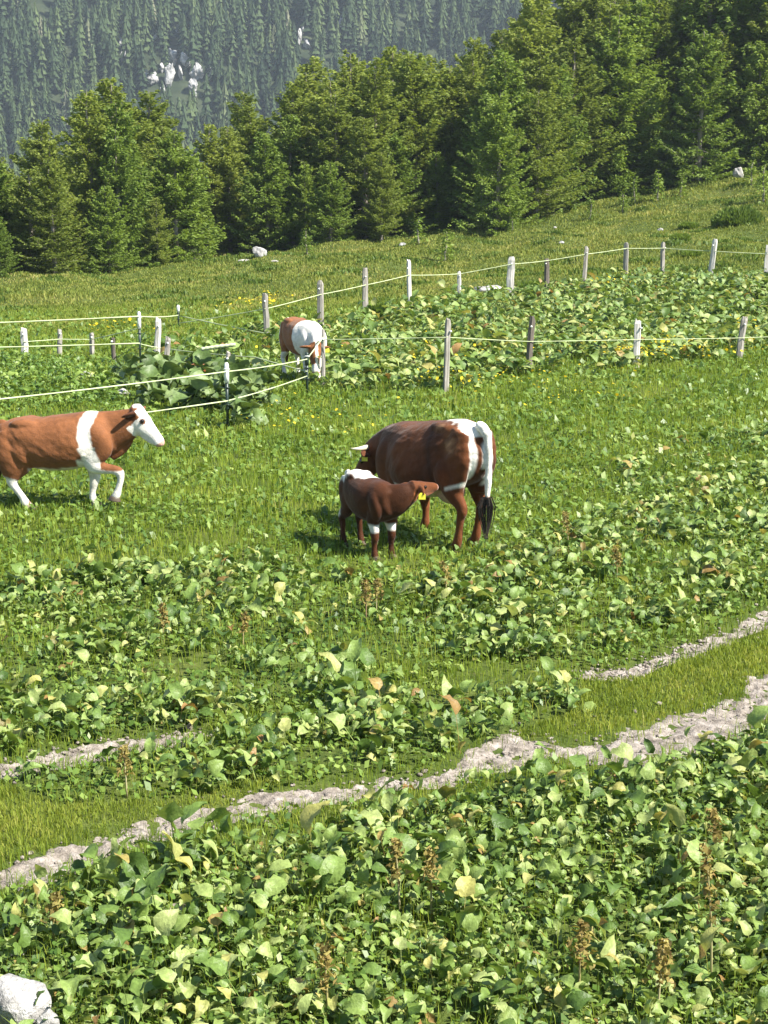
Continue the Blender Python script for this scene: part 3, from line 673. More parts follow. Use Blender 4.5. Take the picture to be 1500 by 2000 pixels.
# ------------------------------------------------------------------ trees
def tree_proto(kind, H, seed):
    r = np.random.default_rng(seed)
    # trunk and limbs
    tz = np.linspace(-.3, H, 9); rad = .016 * H * (1 - np.clip(tz, 0, H) / H) ** .8 + .012; rad[0] *= 1.15
    wob = np.cumsum(r.normal(0, .03, (9, 2)), 0) * np.linspace(0, 1, 9)[:, None]
    tp = np.stack([wob[:, 0], wob[:, 1], tz], 1); tv, tf = [], []
    def add_tube(pts, rads, n):
        b = len(tv)
        for i, (p, q) in enumerate(zip(pts, rads)):
            t = pts[min(i + 1, len(pts) - 1)] - pts[max(i - 1, 0)]; t = t / np.linalg.norm(t)
            a = np.cross(t, (0, 0, 1) if abs(t[2]) < .9 else (1, 0, 0)); a /= np.linalg.norm(a); c = np.cross(a, t)
            for k in range(n): tv.append(p + q * (math.cos(6.283 * k / n) * a + math.sin(6.283 * k / n) * c))
        for i in range(len(pts) - 1):
            for k in range(n): tf.append((b + i * n + k, b + i * n + (k + 1) % n, b + (i + 1) * n + (k + 1) % n, b + (i + 1) * n + k))
    add_tube(tp, rad, 7)
    C, D, S, W, NV = [], [], [], [], []
    if kind == 'larch': z0, Lm, sp, dens, droop = .08 * H, .26 * H, .27, 62, .14
    elif kind == 'spruce': z0, Lm, sp, dens, droop = .01 * H, .28 * H, .23, 62, .30
    else: z0, Lm, sp, dens, droop = .03 * H, .30 * H, .10 * H, 30, .1
    z = z0
    while z < H * .985:
        q = (z - z0) / (H - z0)
        Lz = Lm * ((1 - q) ** .68 + .05) * (min(1, .55 + q * 3) if kind == 'larch' else 1)
        for b in range(r.integers(4, 7) if q < .85 else 3):
            L = Lz * r.uniform(.45, 1.15); az = r.random() * 6.283; zz = z + r.normal(0, .12)
            e0 = (.55 * q + r.normal(0, .10)) - droop * (1 - q)
            t = np.linspace(0, 1, 5); rr = L * t; hh = L * (e0 * t - .10 * np.sin(np.pi * t) + (.22 if kind != 'larch' else .16) * t ** 3)
            bx, by = np.interp(zz, tz, tp[:, 0]), np.interp(zz, tz, tp[:, 1])
            path = np.stack([bx + rr * math.cos(az), by + rr * math.sin(az), zz + hh], 1)
            if L > .35: add_tube(path, .006 * H * .4 * (1 - t) * (L / Lm) + .006, 3)
            n = max(5, int(dens * L * (1.0 if kind != 'larch' else .9)))
            u = r.random(n) ** .75 * 1.03; u = u * .88 + .12
            pc = np.stack([np.interp(u, t, path[:, k]) for k in range(3)], 1)
            side = np.array([-math.sin(az), math.cos(az), 0]); out = np.array([math.cos(az), math.sin(az), 0])
            sg = r.normal(0, 1, n); wd = (.30 * L * (1.15 - u)) * .55 + .05
            pc = pc + side * (sg * wd)[:, None] + np.array([0, 0, 1]) * (r.normal(0, .05, n) - .05 * np.abs(sg))[:, None]
            d = out * r.uniform(.4, 1, n)[:, None] + side * (np.sign(sg) * r.uniform(.2, .9, n))[:, None] + np.array([0, 0, 1]) * (r.normal(.05, .3, n) - (.25 if kind != 'larch' else .15))[:, None]
            d /= np.linalg.norm(d, axis=1)[:, None]
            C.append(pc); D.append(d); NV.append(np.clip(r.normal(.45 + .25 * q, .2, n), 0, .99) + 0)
            S.append(r.uniform(.12, .30, n) * (H / 11) ** .4); W.append(r.uniform(.03, .075, n) * (H / 11) ** .3)
        z += sp * r.uniform(.7, 1.25) * (1 - .45 * q)
    C = np.vstack(C); D = np.vstack(D); S = np.concatenate(S)[:, None]; W = np.concatenate(W)[:, None]; NV = np.concatenate(NV); n = len(C)
    rv = r.normal(0, 1, (n, 3)); B = np.cross(D, rv); B /= np.linalg.norm(B, axis=1)[:, None]
    co = np.stack([C - D * S * .45, C + B * W, C + D * S * .6, C - B * W], 1)
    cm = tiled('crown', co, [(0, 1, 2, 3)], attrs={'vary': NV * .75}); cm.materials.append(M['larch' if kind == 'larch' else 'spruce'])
    tm = pyd('trunk', tv, tf, True); tm.materials.append(M['bark'])
    return tm, cm, H
LARCH = [tree_proto('larch', 11.0, 200 + k) for k in range(6)]
SPRUCE = [tree_proto('spruce', 9.0, 300 + k) for k in range(4)]
SAPL = [tree_proto('sapling', 1.0, 400 + k) for k in range(3)]
def tree(name, x, y, H, protos, label, cat='tree', group=None, wide=1.0):
    tm, cm, h0 = protos[rng.integers(len(protos))]
    e = tag(empty(name, (x, y, float(zt(x, y)) - .05), rng.random() * 6.28), label, cat, group)
    s = H / h0; e.scale = (s * wide, s * wide, s)
    link('trunk', tm, parent=e); link('crown', cm, parent=e); return e
SKY = np.array([(-500, 330), (0, 298), (50, 262), (100, 222), (180, 170), (260, 150), (330, 190), (420, 192), (500, 172), (580, 108), (640, 102), (720, 112), (790, 84), (860, 60), (930, 56), (1000, 5), (1100, -50), (1300, -110), (1800, -190), (2300, -250)], float)
EDGE = np.array([(-400, 575), (0, 548), (200, 540), (330, 522), (420, 505), (560, 492), (700, 480), (850, 455), (1000, 440), (1100, 415), (1250, 380), (1400, 348), (1500, 335), (1900, 270)], float)
edge_w = np.array([G(a, b)[:2] for a, b in EDGE])
def fit_height(x, y, frac):
    px, _ = to_px(x, y, zt(x, y)); ps = np.interp(px, SKY[:, 0], SKY[:, 1]); d = ray(px, ps)
    return max(2.5, (CAM_H + d[2] * y / d[1] - float(zt(x, y))) * frac)
count = 0
for row, (dy, sp) in enumerate([(1.2, 1.9), (4.0, 2.1), (7.5, 2.3), (12.0, 2.6), (18.0, 3.0), (26.0, 3.4)]):
    x = -34.0
    while x < 36:
        xx = x + rng.normal(0, .6); yy = np.interp(xx, edge_w[:, 0], edge_w[:, 1]) + dy + rng.normal(0, 1.0)
        if row == 0:
            H = fit_height(xx, yy, rng.uniform(.38, .78)); sprc = rng.random() < .62
        elif row == 1: H = fit_height(xx, yy, rng.uniform(.6, .95)); sprc = rng.random() < .3
        else: H = fit_height(xx, yy, rng.uniform(.8, 1.02)); sprc = rng.random() < .12
        H = min(H, 21)
        if sprc: tree('spruce_tree', xx, yy, H, SPRUCE, 'dense bright green young spruce at the edge of the wood' if row < 2 else 'dense dark green spruce standing deep among the larches', group='spruces of the wood edge' if row < 2 else 'spruces inside the wood', wide=rng.uniform(1.0, 1.4))
        else: tree('larch_tree', xx, yy, H, LARCH, 'feathery green larch in the front rows of the wood' if row < 2 else 'tall feathery larch whose top rises above the wood', group='larches in the front rows' if row < 2 else 'tall larches at the back of the wood', wide=rng.uniform(1.0, 1.35) * (11 / max(H, 8)) ** .25)
        count += 1; x += sp * rng.uniform(.75, 1.3)
for (px, py, H, lb, nm) in [(930, 448, 2.2, 'bright green larch sapling at the foot of the wood', 'larch_sapling'), (998, 446, 1.3, 'small bright larch sapling by the dark wood edge', 'larch_sapling'),
        (1000, 452, .7, 'tiny larch sapling next to the small bright one', 'larch_sapling'), (1215, 415, 1.0, 'rounded young larch at the top of the slope', 'larch_sapling'), (1240, 400, 1.4, 'young larch in the row of seedlings below the wood', 'larch_sapling'),
        (1285, 392, 1.5, 'upright young larch at the end of the row of seedlings', 'larch_sapling'), (1330, 385, 1.1, 'little larch seedling by a pale stone', 'larch_sapling'), (1466, 364, 1.3, 'pointed seedling beside the grey boulder', 'larch_sapling'),
        (1490, 395, 1.9, 'slender seedling behind the dwarf pine', 'larch_sapling'), (870, 512, 1.3, 'low bushy seedling in the pasture above the far fence', 'larch_sapling'), (600, 500, 1.2, 'bright yellow-green bush at the foot of the wood', 'bush'),
        (820, 478, 1.2, 'bright green bush beside the small white stone', 'bush'), (1150, 430, 1.1, 'small conifer seedling at the dark wood edge', 'larch_sapling')]:
    p = G(px, py); tree(nm, p[0], p[1], H, SAPL, lb, 'bush' if nm == 'bush' else 'sapling', wide=1.5 if H < 1.4 else 1.1)
# dwarf pines: many upright shoots
def dwarf_pine(px, py, w, h, label):
    p = G(px, py); n = int(2600 * w); e = tag(empty('dwarf_pine', p), label, 'shrub')
    a = rng.random(n) * 6.283; r_ = np.sqrt(rng.random(n)); hz = h * (1 - .75 * r_ ** 2) * (.55 + .45 * fbm(np.cos(a) * r_ * 2.5 + 40, np.sin(a) * r_ * 2.5 + 9, 2) * 1.6)
    t = rng.random(n) ** .5; C = np.stack([np.cos(a) * r_ * w, np.sin(a) * r_ * w * .7, hz * t], 1)
    D = np.stack([np.cos(a) * .5 * r_, np.sin(a) * .5 * r_, np.ones(n)], 1) + rng.normal(0, .3, (n, 3)); D /= np.linalg.norm(D, axis=1)[:, None]
    B = np.cross(D, rng.normal(0, 1, (n, 3))); B /= np.linalg.norm(B, axis=1)[:, None]; S = rng.uniform(.08, .17, n)[:, None]
    co = np.stack([C - D * S, C + B * S * .3, C + D * S, C - B * S * .3], 1)
    link('crown', tiled('crown', co, [(0, 1, 2, 3)], attrs={'vary': np.clip(rng.normal(.25, .15, n), 0, 1)}), M['spruce'], e)
    for k in range(5):
        aa = k * 1.256; link('stem', tube_mesh('stem', [(0, 0, -.1), (math.cos(aa) * w * .3, math.sin(aa) * w * .2, h * .2), (math.cos(aa) * w * .6, math.sin(aa) * w * .4, h * .5)], [.04, .03, .015], 5, M['bark']), parent=e)
dwarf_pine(1440, 440, 1.15, .85, 'dark dwarf pine shrub on the upper pasture')
dwarf_pine(1345, 446, .45, .22, 'flat dark juniper cushion below the row of seedlings')
dwarf_pine(1328, 470, .4, .25, 'flat dark juniper cushion above the far fence')
dwarf_pine(1352, 503, .35, .18, 'small dark juniper tuft behind the pale slanting post')
dwarf_pine(735, 626, .35, .4, 'dark leafy clump at the foot of a far fence post')

# ------------------------------------------------------------------ far mountain forest and cliffs
nx_ = 7000
x = rng.uniform(-300, 300, nx_); y = rng.uniform(560, 790, nx_)
cliffs = [(318, 178, 5, 9), (352, 148, 6, 12), (402, 172, 5, 8), (262, 100, 4, 8), (318, 138, 5, 7), (430, 128, 4, 8), (640, 70, 3, 6), (380, 195, 6, 7), (238, 88, 7, 9), (306, 82, 6, 12), (335, 118, 9, 14), (300, 160, 12, 12), (365, 130, 12, 12), (330, 165, 14, 16), (385, 150, 12, 14), (410, 150, 9, 14), (375, 178, 10, 12), (350, 60, 8, 7), (585, 78, 6, 10), (600, 92, 6, 7), (588, 66, 5, 6), (668, 50, 7, 10), (240, 118, 9, 9), (285, 152, 8, 10)]
def on_mountain(px, py):
    d = ray(px, py); t = 560.0
    while t < 900:
        p = np.array([0, 0, CAM_H]) + d * t
        if p[2] <= float(zm(p[0], p[1])): return p
        t += 1.0
    return p
keep = np.ones(nx_, bool)
for i, (px, py, w, h) in enumerate(cliffs):
    p = on_mountain(px, py + h * .6); s = p[1] / FPX; W_, H_ = w * s * 1.5, h * s * 1.5
    o = link('rock_outcrop', rock_mesh('rock_outcrop', W_ * .95, 4.0, H_ * 1.35, 700 + i, 4, .9, (.3, .8), 22), M['cliff'], loc=(p[0], p[1] + .5, p[2] + H_ * .75)); o.rotation_euler = (-.35, 0, rng.normal(0, .15))
    tag(o, 'pale limestone outcrop showing between the trees of the far mountainside', 'rock', 'limestone outcrops on the mountainside')
    keep &= ~((np.abs(x - p[0]) < W_ * .9) & (y > p[1] - 24) & (y < p[1] + 2)) | (rng.random(nx_) < .38)
x, y = x[keep], y[keep]; n = len(x)
H = rng.uniform(10, 21, n) * (.75 + .5 * vnoise(x * .05, y * .05)); T, K = 9, 7
tp = np.zeros((n, T, K, 3, 3)); az0 = rng.random((n, T, 1)) * 6.283
for t in range(T):
    z0 = H * (.06 + .93 * (t / T) ** .9); Rr = H * .15 * (1 - t / T) ** .8 + .25; dz = H * .15
    for k in range(K):
        a = az0[:, t, 0] + 6.283 * k / K + rng.normal(0, .2, n); q = Rr * rng.uniform(.6, 1.25, n); dr = dz * rng.uniform(.25, .8, n)
        tp[:, t, k, 0] = np.stack([0 * a, 0 * a, np.minimum(z0 + dz * 1.1, H)], 1)
        tp[:, t, k, 1] = np.stack([q * np.cos(a - .36), q * np.sin(a - .36), z0 + dz * .5 - dr], 1)
        tp[:, t, k, 2] = np.stack([q * np.cos(a + .36), q * np.sin(a + .36), z0 + dz * .5 - dr], 1)
tp += np.stack([x, y, zm(x, y) - .3], 1)[:, None, None, None, :]
vr = np.repeat(np.clip(rng.normal(.42, .22, n), 0, .99), T * K)
co = tp.reshape(-1, 3, 3)
tag(link('mountain_forest', tiled('mountain_forest', co, [(0, 1, 2)], attrs={'vary': vr}), M['far_needles']), 'blue-green spruce forest covering the hazy mountainside behind the wood', 'forest', kind='stuff')

# ------------------------------------------------------------------ cattle
BROWN, BROWN_D, WHITE, PINK = np.array([.185, .060, .019]), np.array([.075, .025, .010]), np.array([.74, .70, .62]), np.array([.55, .33, .26])
class Parts:
    def __init__(s): s.v, s.f, s.n = [], [], 0
    def tube(s, rows, up=(0, 0, 1), n=18, sub=5, sq=2.0, smooth=True):
        rows = np.asarray(rows, float); r = cr(rows, sub) if smooth else rows
        P_, A_, B_ = r[:, :3], np.maximum(r[:, 3], .004), np.maximum(r[:, 4], .004)
        T = np.gradient(P_, axis=0); T /= np.linalg.norm(T, axis=1)[:, None] + 1e-9
        up = np.asarray(up, float); b0 = s.n; k = np.arange(n) * 2 * np.pi / n
        c, q = np.cos(k), np.sin(k); c = np.sign(c) * np.abs(c) ** (2 / sq); q = np.sign(q) * np.abs(q) ** (2 / sq)
        for p, t, a, b in zip(P_, T, A_, B_):
            sd_ = np.cross(t, up); sd_ /= np.linalg.norm(sd_) + 1e-9; uv = np.cross(sd_, t)
            s.v.append(p + a * c[:, None] * sd_ + b * q[:, None] * uv)
        m = len(P_); 
        for i in range(m - 1):
            for j in range(n): s.f.append((b0 + i * n + j, b0 + i * n + (j + 1) % n, b0 + (i + 1) * n + (j + 1) % n, b0 + (i + 1) * n + j))
        s.f.append(tuple(b0 + j for j in range(n))[::-1]); s.f.append(tuple(b0 + (m - 1) * n + j for j in range(n))); s.n += m * n
    def ball(s, c, r3): 
        x, y, z = c; a, b, h = r3; s.tube([(x - a * math.cos(t), y, z, b * math.sin(t) + .003, h * math.sin(t) + .003) for t in np.linspace(.05, 3.09, 9)], smooth=False)
    def mesh(s, name, voxel, iters=14):
        m = pyd('tmp', np.vstack(s.v), s.f); o = bpy.data.objects.new('tmp', m); COL.objects.link(o)
        md = o.modifiers.new('r', 'REMESH'); md.mode = 'VOXEL'; md.voxel_size = voxel; md.use_smooth_shade = True
        ms = o.modifiers.new('s', 'SMOOTH'); ms.factor = .5; ms.iterations = iters
        dg = bpy.context.evaluated_depsgraph_get(); me = bpy.data.meshes.new_from_object(o.evaluated_get(dg))
        bpy.data.objects.remove(o); me.name = name; return me

def n3(p, s, seed=0):
    return .16 * (fbm(p[:, 0] * 37 + p[:, 2] * 29, p[:, 1] * 41 - p[:, 2] * 11, 2) - .5) * (s > 5.8) * (s < 10) + fbm(p[:, 0] * s + p[:, 2] * s * .7 + seed, p[:, 1] * s * .8 - p[:, 2] * s + seed * 2.7, 3) - .5

def cow(name, label, loc, rz, pose, coat, group=None, voxel=.011):
    """pose: dict in metres, x forward, y to the animal's left, z up."""
    e = tag(empty(name, loc, rz), label, 'calf' if 'calf' in name else 'cow', group)
    b = Parts(); Lb, Wb, Dp = pose['L'], pose['W'], pose['D']; ht, hf = pose['hip'], pose['withers']
    ztop = lambda x: np.interp(x / Lb, [-.8, .5, .8], [ht, hf, hf])
    # x, top below line, depth, half width, squareness by tube
    sec = [(-.83, .20, .16, .05), (-.80, .12, .34, .12), (-.70, .035, .54, .185), (-.55, .0, .66, .245), (-.38, .0, .70, .285), (-.18, .015, .75, .315), (.05, .02, .785, .345),
           (.25, .015, .775, .335), (.42, .0, .75, .285), (.56, .015, .70, .245), (.68, .07, .60, .195), (.77, .18, .42, .13), (.81, .28, .22, .06)]
    rows = []
    for x, dt, dp, w in sec:
        zt_ = ztop(x * Lb) - dt * Dp; rows.append((x * Lb, 0, zt_ - dp * Dp / 2, w * Wb, dp * Dp / 2))
    b.tube(rows, sq=2.25, n=24)
    for s in (-1, 1):
        b.ball((-.37 * Lb, s * .145 * Wb, ztop(-.36 * Lb) - .085 * Dp), (.20 * Lb, .08 * Wb, .07 * Dp))          # hooks
        if 0: b.ball((-.76 * Lb, s * .10 * Wb, ztop(-.76 * Lb) - .13 * Dp), (.07 * Lb, .03 * Wb, .035 * Dp))             # pins
        b.tube([(.47 * Lb, s * .11 * Wb, hf - .10 * Dp, .05 * Wb, .10 * Lb), (.51 * Lb, s * .19 * Wb, hf - .28 * Dp, .085 * Wb, .16 * Lb), (.60 * Lb, s * .175 * Wb, hf - .50 * Dp, .09 * Wb, .15 * Lb), (.50 * Lb, s * .17 * Wb, hf - .66 * Dp, .075 * Wb, .10 * Lb)], up=(1, 0, 0))  # shoulder blade
        b.tube([(-.64 * Lb, s * .11 * Wb, ht - .14 * Dp, .09 * Wb, .13 * Lb), (-.585 * Lb, s * .155 * Wb, ht - .38 * Dp, .105 * Wb, .215 * Lb), (-.55 * Lb, s * .16 * Wb, ht - .62 * Dp, .095 * Wb, .19 * Lb), (-.57 * Lb, s * .155 * Wb, ht - .80 * Dp, .065 * Wb, .115 * Lb)], up=(1, 0, 0))  # ham
    k = pose['k']                                               # bone thickness
    hoofs = []
    for i, ch in enumerate(pose['legs']):                       # rows of (x, y, z, lateral, fore-aft)
        b.tube([(x, y, z, a * k, d * k) for x, y, z, a, d in ch], up=(1, 0, 0), n=14)
        hoofs.append((ch[-1], ch[-2]))
    b.tube(pose['neck'], n=20)
    if 'dewlap' in pose: b.tube(pose['dewlap'], n=12)
    # head
    poll = np.array(pose['poll'], float); d = np.array(pose['head_dir'], float); d /= np.linalg.norm(d)
    u = np.array(pose['head_up'], float); u -= d * (u @ d); u /= np.linalg.norm(u); w = np.cross(u, d); hs = pose['hs']
    rows = []
    for t, hw, hh, off in [(-.05, .05, .05, -.02), (0, .092, .085, -.055), (.09, .112, .115, -.10), (.19, .100, .125, -.115), (.30, .074, .098, -.10), (.40, .066, .076, -.088), (.47, .074, .068, -.088), (.515, .060, .048, -.092), (.53, .03, .025, -.095)]:
        c = poll + hs * (d * t + u * off); rows.append((*c, hw * hs, hh * hs))
    b.tube(rows, up=u, n=18, sq=2.3)
    b.tube([(*(poll + hs * (d * .10 - u * .20)), .06 * hs, .05 * hs), (*(poll + hs * (d * .26 - u * .195)), .055 * hs, .04 * hs), (*(poll + hs * (d * .44 - u * .15)), .05 * hs, .03 * hs)], up=u, n=10)   # lower jaw
    ear_c = {}; ear_seg = []
    for s in (-1, 1):
        o0 = poll + hs * (d * .045 + w * s * .085 - u * .05); dr, bk = pose.get('ear', (.25, .15)) if not isinstance(pose.get('ear'), dict) else pose['ear'][s]
        od = w * s - u * dr - d * bk; od = od / np.linalg.norm(od)
        b.tube([(*(o0 + od * hs * t), a * hs, c * hs) for t, a, c in ((-.02, .022, .024), (.05, .052, .026), (.11, .064, .022), (.17, .046, .017), (.21, .012, .009))], up=d, n=10)
        ear_c[s] = o0 + od * hs * .13; ear_seg.append((o0, od))
    # tail
    tl = pose['tail']; b.tube([(x, y, z, r, r) for x, y, z, r in tl], up=(1, 0, 0), n=10)
    if 'udder' in pose: b.ball(*pose['udder'])
    me = b.mesh('body', voxel)
    co = np.empty(len(me.vertices) * 3, np.float32); me.vertices.foreach_get('co', co); co = co.reshape(-1, 3).astype(float)
    nr = np.empty(len(me.vertices) * 3, np.float32); me.vertices.foreach_get('normal', nr); nr = nr.reshape(-1, 3)
    big = np.clip((co[:, 2] - .30 * ht) / (.25 * ht), 0, 1) * np.clip((.62 * Lb - co[:, 0]) / (.2 * Lb), .15, 1)
    me.vertices.foreach_set('co', np.ascontiguousarray(co + nr * ((n3(co, 5.5, 4) * .028 + n3(co, 14, 8) * .008) * big * Wb)[:, None], np.float32).ravel()); me.update()
    ctx = dict(poll=poll, d=d, u=u, w=w, hs=hs)
    rel = (co - poll) / hs; ctx['ht'] = rel @ d; ctx['hu'] = rel @ u; ctx['hw'] = rel @ w
    ctx['is_head'] = (ctx['ht'] > -.03) & (ctx['ht'] < .6) & (np.abs(ctx['hw']) < .14) & (ctx['hu'] > -.27) & (ctx['hu'] < .1)
    ie = np.zeros(len(co), bool)
    for o0, od in ear_seg:
        q = (co - o0) / hs; t = q @ od; ie |= (t > .035) & (t < .25) & (np.linalg.norm(q - t[:, None] * od, axis=1) < .085)
    ctx['is_ear'] = ie
    c = coat(co, ctx)
    # muzzle and hoof edge
    mz = ctx['is_head'] & (ctx['ht'] > .485 + .02 * n3(co, 20)); c[mz] = pose.get('nose', PINK)
    at = me.attributes.new('coat', 'FLOAT_COLOR', 'POINT'); at.data.foreach_set('color', np.concatenate([c, np.ones((len(c), 1))], 1).astype(np.float32).ravel())
    me.materials.clear(); link('body', me, M['coat'], e)
    # parts
    for (x, y, z, a, f), (x2, y2, z2, _, _) in hoofs:
        q = Parts(); dx = np.array([x - x2, y - y2, z - z2]); dx /= np.linalg.norm(dx)
        p0 = np.array([x, y, z]); fw = pose.get('hoof_dir', np.array([1, 0, 0]))
        q.tube([(*(p0 - dx * .012 * k), .044 * k * 1.08, .048 * k * 1.08), (*(p0 + dx * .012 * k + fw * .006), .050 * k * 1.08, .058 * k * 1.08), (*(p0 + dx * .038 * k + fw * .014), .054 * k * 1.08, .066 * k * 1.08)], up=(1, 0, 0), n=12, sub=3)
        link('hoof', pyd('hoof', np.vstack(q.v), q.f, True), M['hoof'], e)
    for s in (-1, 1):
        q = Parts(); cpos = poll + hs * (d * .165 + w * s * .098 - u * .062); r_ = .021 * hs
        q.ball(cpos, (r_ * 1.1, r_, r_)); link('eye', pyd('eye', np.vstack(q.v), q.f, True), M['eye'], e)
        for t_, hw_ in ((.505, .035),):
            q = Parts(); q.ball(poll + hs * (d * t_ + w * s * hw_ - u * .072), (.014 * hs,) * 3); link('nostril', pyd('nostril', np.vstack(q.v), q.f, True), M['eye'], e)
        if pose.get('horns'):
            q = Parts(); h0 = poll + hs * (w * s * .07 - u * .02); L_ = pose['horns']
            q.tube([(*(h0 + L_ * (w * s * a + d * f_ + u * g)), r2, r2) for a, f_, g, r2 in ((0, 0, 0, .030), (.35, .02, .0, .028), (.75, .12, .06, .021), (1.0, .25, .22, .012), (1.08, .32, .36, .004))], up=d, n=10)
            link('horn', pyd('horn', np.vstack(q.v), q.f, True), M['horn'], e)
        if s in pose.get('tags', ()):
            q = Parts(); c0 = ear_c[s] - np.array([0, 0, .03]); n_ = pose.get('tag_n', np.array([0, -1, 0])); hh_ = pose.get('tag_s', .045)
            sd2 = np.cross(n_, (0, 0, 1)); off = n_ * .022
            vv = []
            for dpt in (0, .008):
                for a, z in ((-.5, .6), (.5, .6), (.9, .1), (.9, -1.1), (-.9, -1.1), (-.9, .1)): vv.append(c0 + off + n_ * dpt + sd2 * a * hh_ + np.array([0, 0, z * hh_]))
            ff = [tuple(range(6))[::-1], tuple(range(6, 12))] + [(i, (i + 1) % 6, 6 + (i + 1) % 6, 6 + i) for i in range(6)]
            link('ear_tag', pyd('ear_tag', vv, ff), M['tag'], e)
    # tail switch: strands of hair
    x, y, z, r_ = tl[-1]; sl, sw = pose.get('switch', (.4, .045)); n = 60
    st = rng.normal(0, 1, (n, 2)); vv, ff = [], []
    tt = np.array([0, .25, .6, 1.0]); wd = np.array([.5, 1, .8, .25])
    for i in range(n):
        for t, q in zip(tt, wd):
            base = np.array([x + st[i, 0] * sw * .45 * q, y + st[i, 1] * sw * .45 * q, z + .04 - sl * t * (1 - .15 * abs(st[i, 0]))])
            vv += [base + (-.006 * (1.1 - t), 0, 0), base + (.006 * (1.1 - t), .004, 0), base + (0, -.006 * (1.1 - t), 0)]
        b0 = i * 12
        for j in range(3):
            for m_ in range(3): ff.append((b0 + j * 3 + m_, b0 + j * 3 + (m_ + 1) % 3, b0 + j * 3 + 3 + (m_ + 1) % 3, b0 + j * 3 + 3 + m_))
    link('tail_switch', pyd('tail_switch', vv, ff), M[pose.get('switch_mat', 'hair')], e)
    return e

def front_leg(x, y, top, ground=0.0, dx=(0, 0, 0, 0), sc=1.0):
    """Straight standing fore leg under a shoulder at height top."""
    H = top - ground; z = lambda f: ground + H * f
    return [(x - .02 * sc + dx[0], y, z(1.0), .085, .13), (x - .04 * sc + dx[0], y, z(.80), .075, .10), (x + dx[1], y, z(.62), .055, .068), (x + .015 * sc + dx[2], y, z(.47), .05, .055), (x + dx[2], y, z(.40), .044, .046),
            (x - .005 + dx[3], y, z(.27), .034, .036), (x + dx[3], y, z(.15), .042, .045), (x + .03 * sc + dx[3], y, z(.05), .042, .046)]
def hind_leg(x, y, top, ground=0.0, dx=(0, 0, 0), sc=1.0, thick=1.0):
    H = top - ground; z = lambda f: ground + H * f
    return [(x + .05 * sc, y * .7, z(1.04), .07 * thick, .12), (x + .13 * sc + dx[0] * .4, y * 1.1, z(.82), .105 * thick, .165), (x + .08 * sc + dx[0] * .7, y * 1.05, z(.64), .075, .115), (x - .04 * sc + dx[1], y, z(.51), .052, .075), (x - .085 * sc + dx[1], y, z(.44), .046, .062),
            (x - .06 * sc + dx[1], y, z(.36), .038, .045), (x - .04 * sc + dx[2], y, z(.23), .035, .037), (x - .02 * sc + dx[2], y, z(.13), .044, .047), (x + .02 * sc + dx[2], y, z(.045), .043, .047)]

def mix(a, b, m): return a * (1 - m[:, None]) + b * m[:, None]
def soft(x, w=.012): return np.clip(.5 + x / (2 * w), 0, 1)

# --- the suckling cow
def coat_mother(p, c):
    x, y, z = p.T; nz = n3(p, 7) * .10 + n3(p, 22, 5) * .03; col = np.tile(BROWN * .48, (len(p), 1)) * (.80 + 1.5 * (n3(p, 3, 2) + .25))[:, None]
    col = mix(col, BROWN_D, np.clip((n3(p, 2.2, 9) + .05) * 2.2, 0, .7)); m = np.zeros(len(p))
    top = soft(.05 + .10 * np.clip((-x - .2) / .5, 0, 1) - np.abs(y) + nz) * soft(-x - .30 + nz) * soft(z - 1.18 + nz * .5)      # along rump and loin
    rear = soft(-x - .745 + nz * .5 + .04 * (z < 1.0)) * soft(z - .64) * soft(.135 - np.abs(y) + nz * .3) * soft(np.abs(y) - .088 + (z > 1.2) * .1 + nz * .2)
    band = soft(.02 - np.abs(z - .68 + .35 * (x + .62)) + nz * .3) * soft(-x - .52) * soft(np.abs(y) - .10)
    tail = soft(-x - .828) * soft(z - .60) * soft(.055 - np.abs(y + .025))
    belly = soft(.58 - z + nz) * soft(x + .45) * soft(.35 - x) * soft(z - .42)
    tan_highlight = np.exp(-((x + .40) ** 2 / .004 + (np.abs(y) - .235) ** 2 / .004 + (z - 1.27) ** 2 / .003)) + .6 * np.exp(-((x + .60) ** 2 / .006 + (z - 1.12) ** 2 / .008)) * (np.abs(y) > .1)  # tan coat patches that paint the lit highlights on hook and thigh
    col = mix(col, np.array([.42, .22, .10]), np.clip(tan_highlight + 1.2 * n3(p, 9, 6) * (tan_highlight > .15), 0, .85))
    fold = np.exp(-((x + .31 - .12 * (z - .9)) ** 2 / .0012)) * soft(1.25 - z, .1) * soft(z - .62, .08); col = mix(col, BROWN_D * .5, np.clip(fold * .8, 0, .8))  # flank fold: only its crease shade, painted dark into the coat
    m = np.maximum.reduce([top, rear, band, tail, belly * .9]); m[c['is_head'] | c['is_ear']] = 0
    col = mix(col, WHITE, m)
    ud = soft(-((x + .30) ** 2 / .03 + y ** 2 / .03 + (z - .56) ** 2 / .02) + 1, .2); col = mix(col, PINK, ud * .8)
    low = soft(.55 - z, .12) * (m < .5); col = mix(col, BROWN * 1.15, low * .5)
    return col
mloc = G(917, 1074); hx, hy = -.57, .82; mrz = math.atan2(hy, hx); ca, sa = math.cos(mrz), math.sin(mrz)
mother_root = (mloc[0] + .62 * ca, mloc[1] + .62 * sa, mloc[2] - .01)
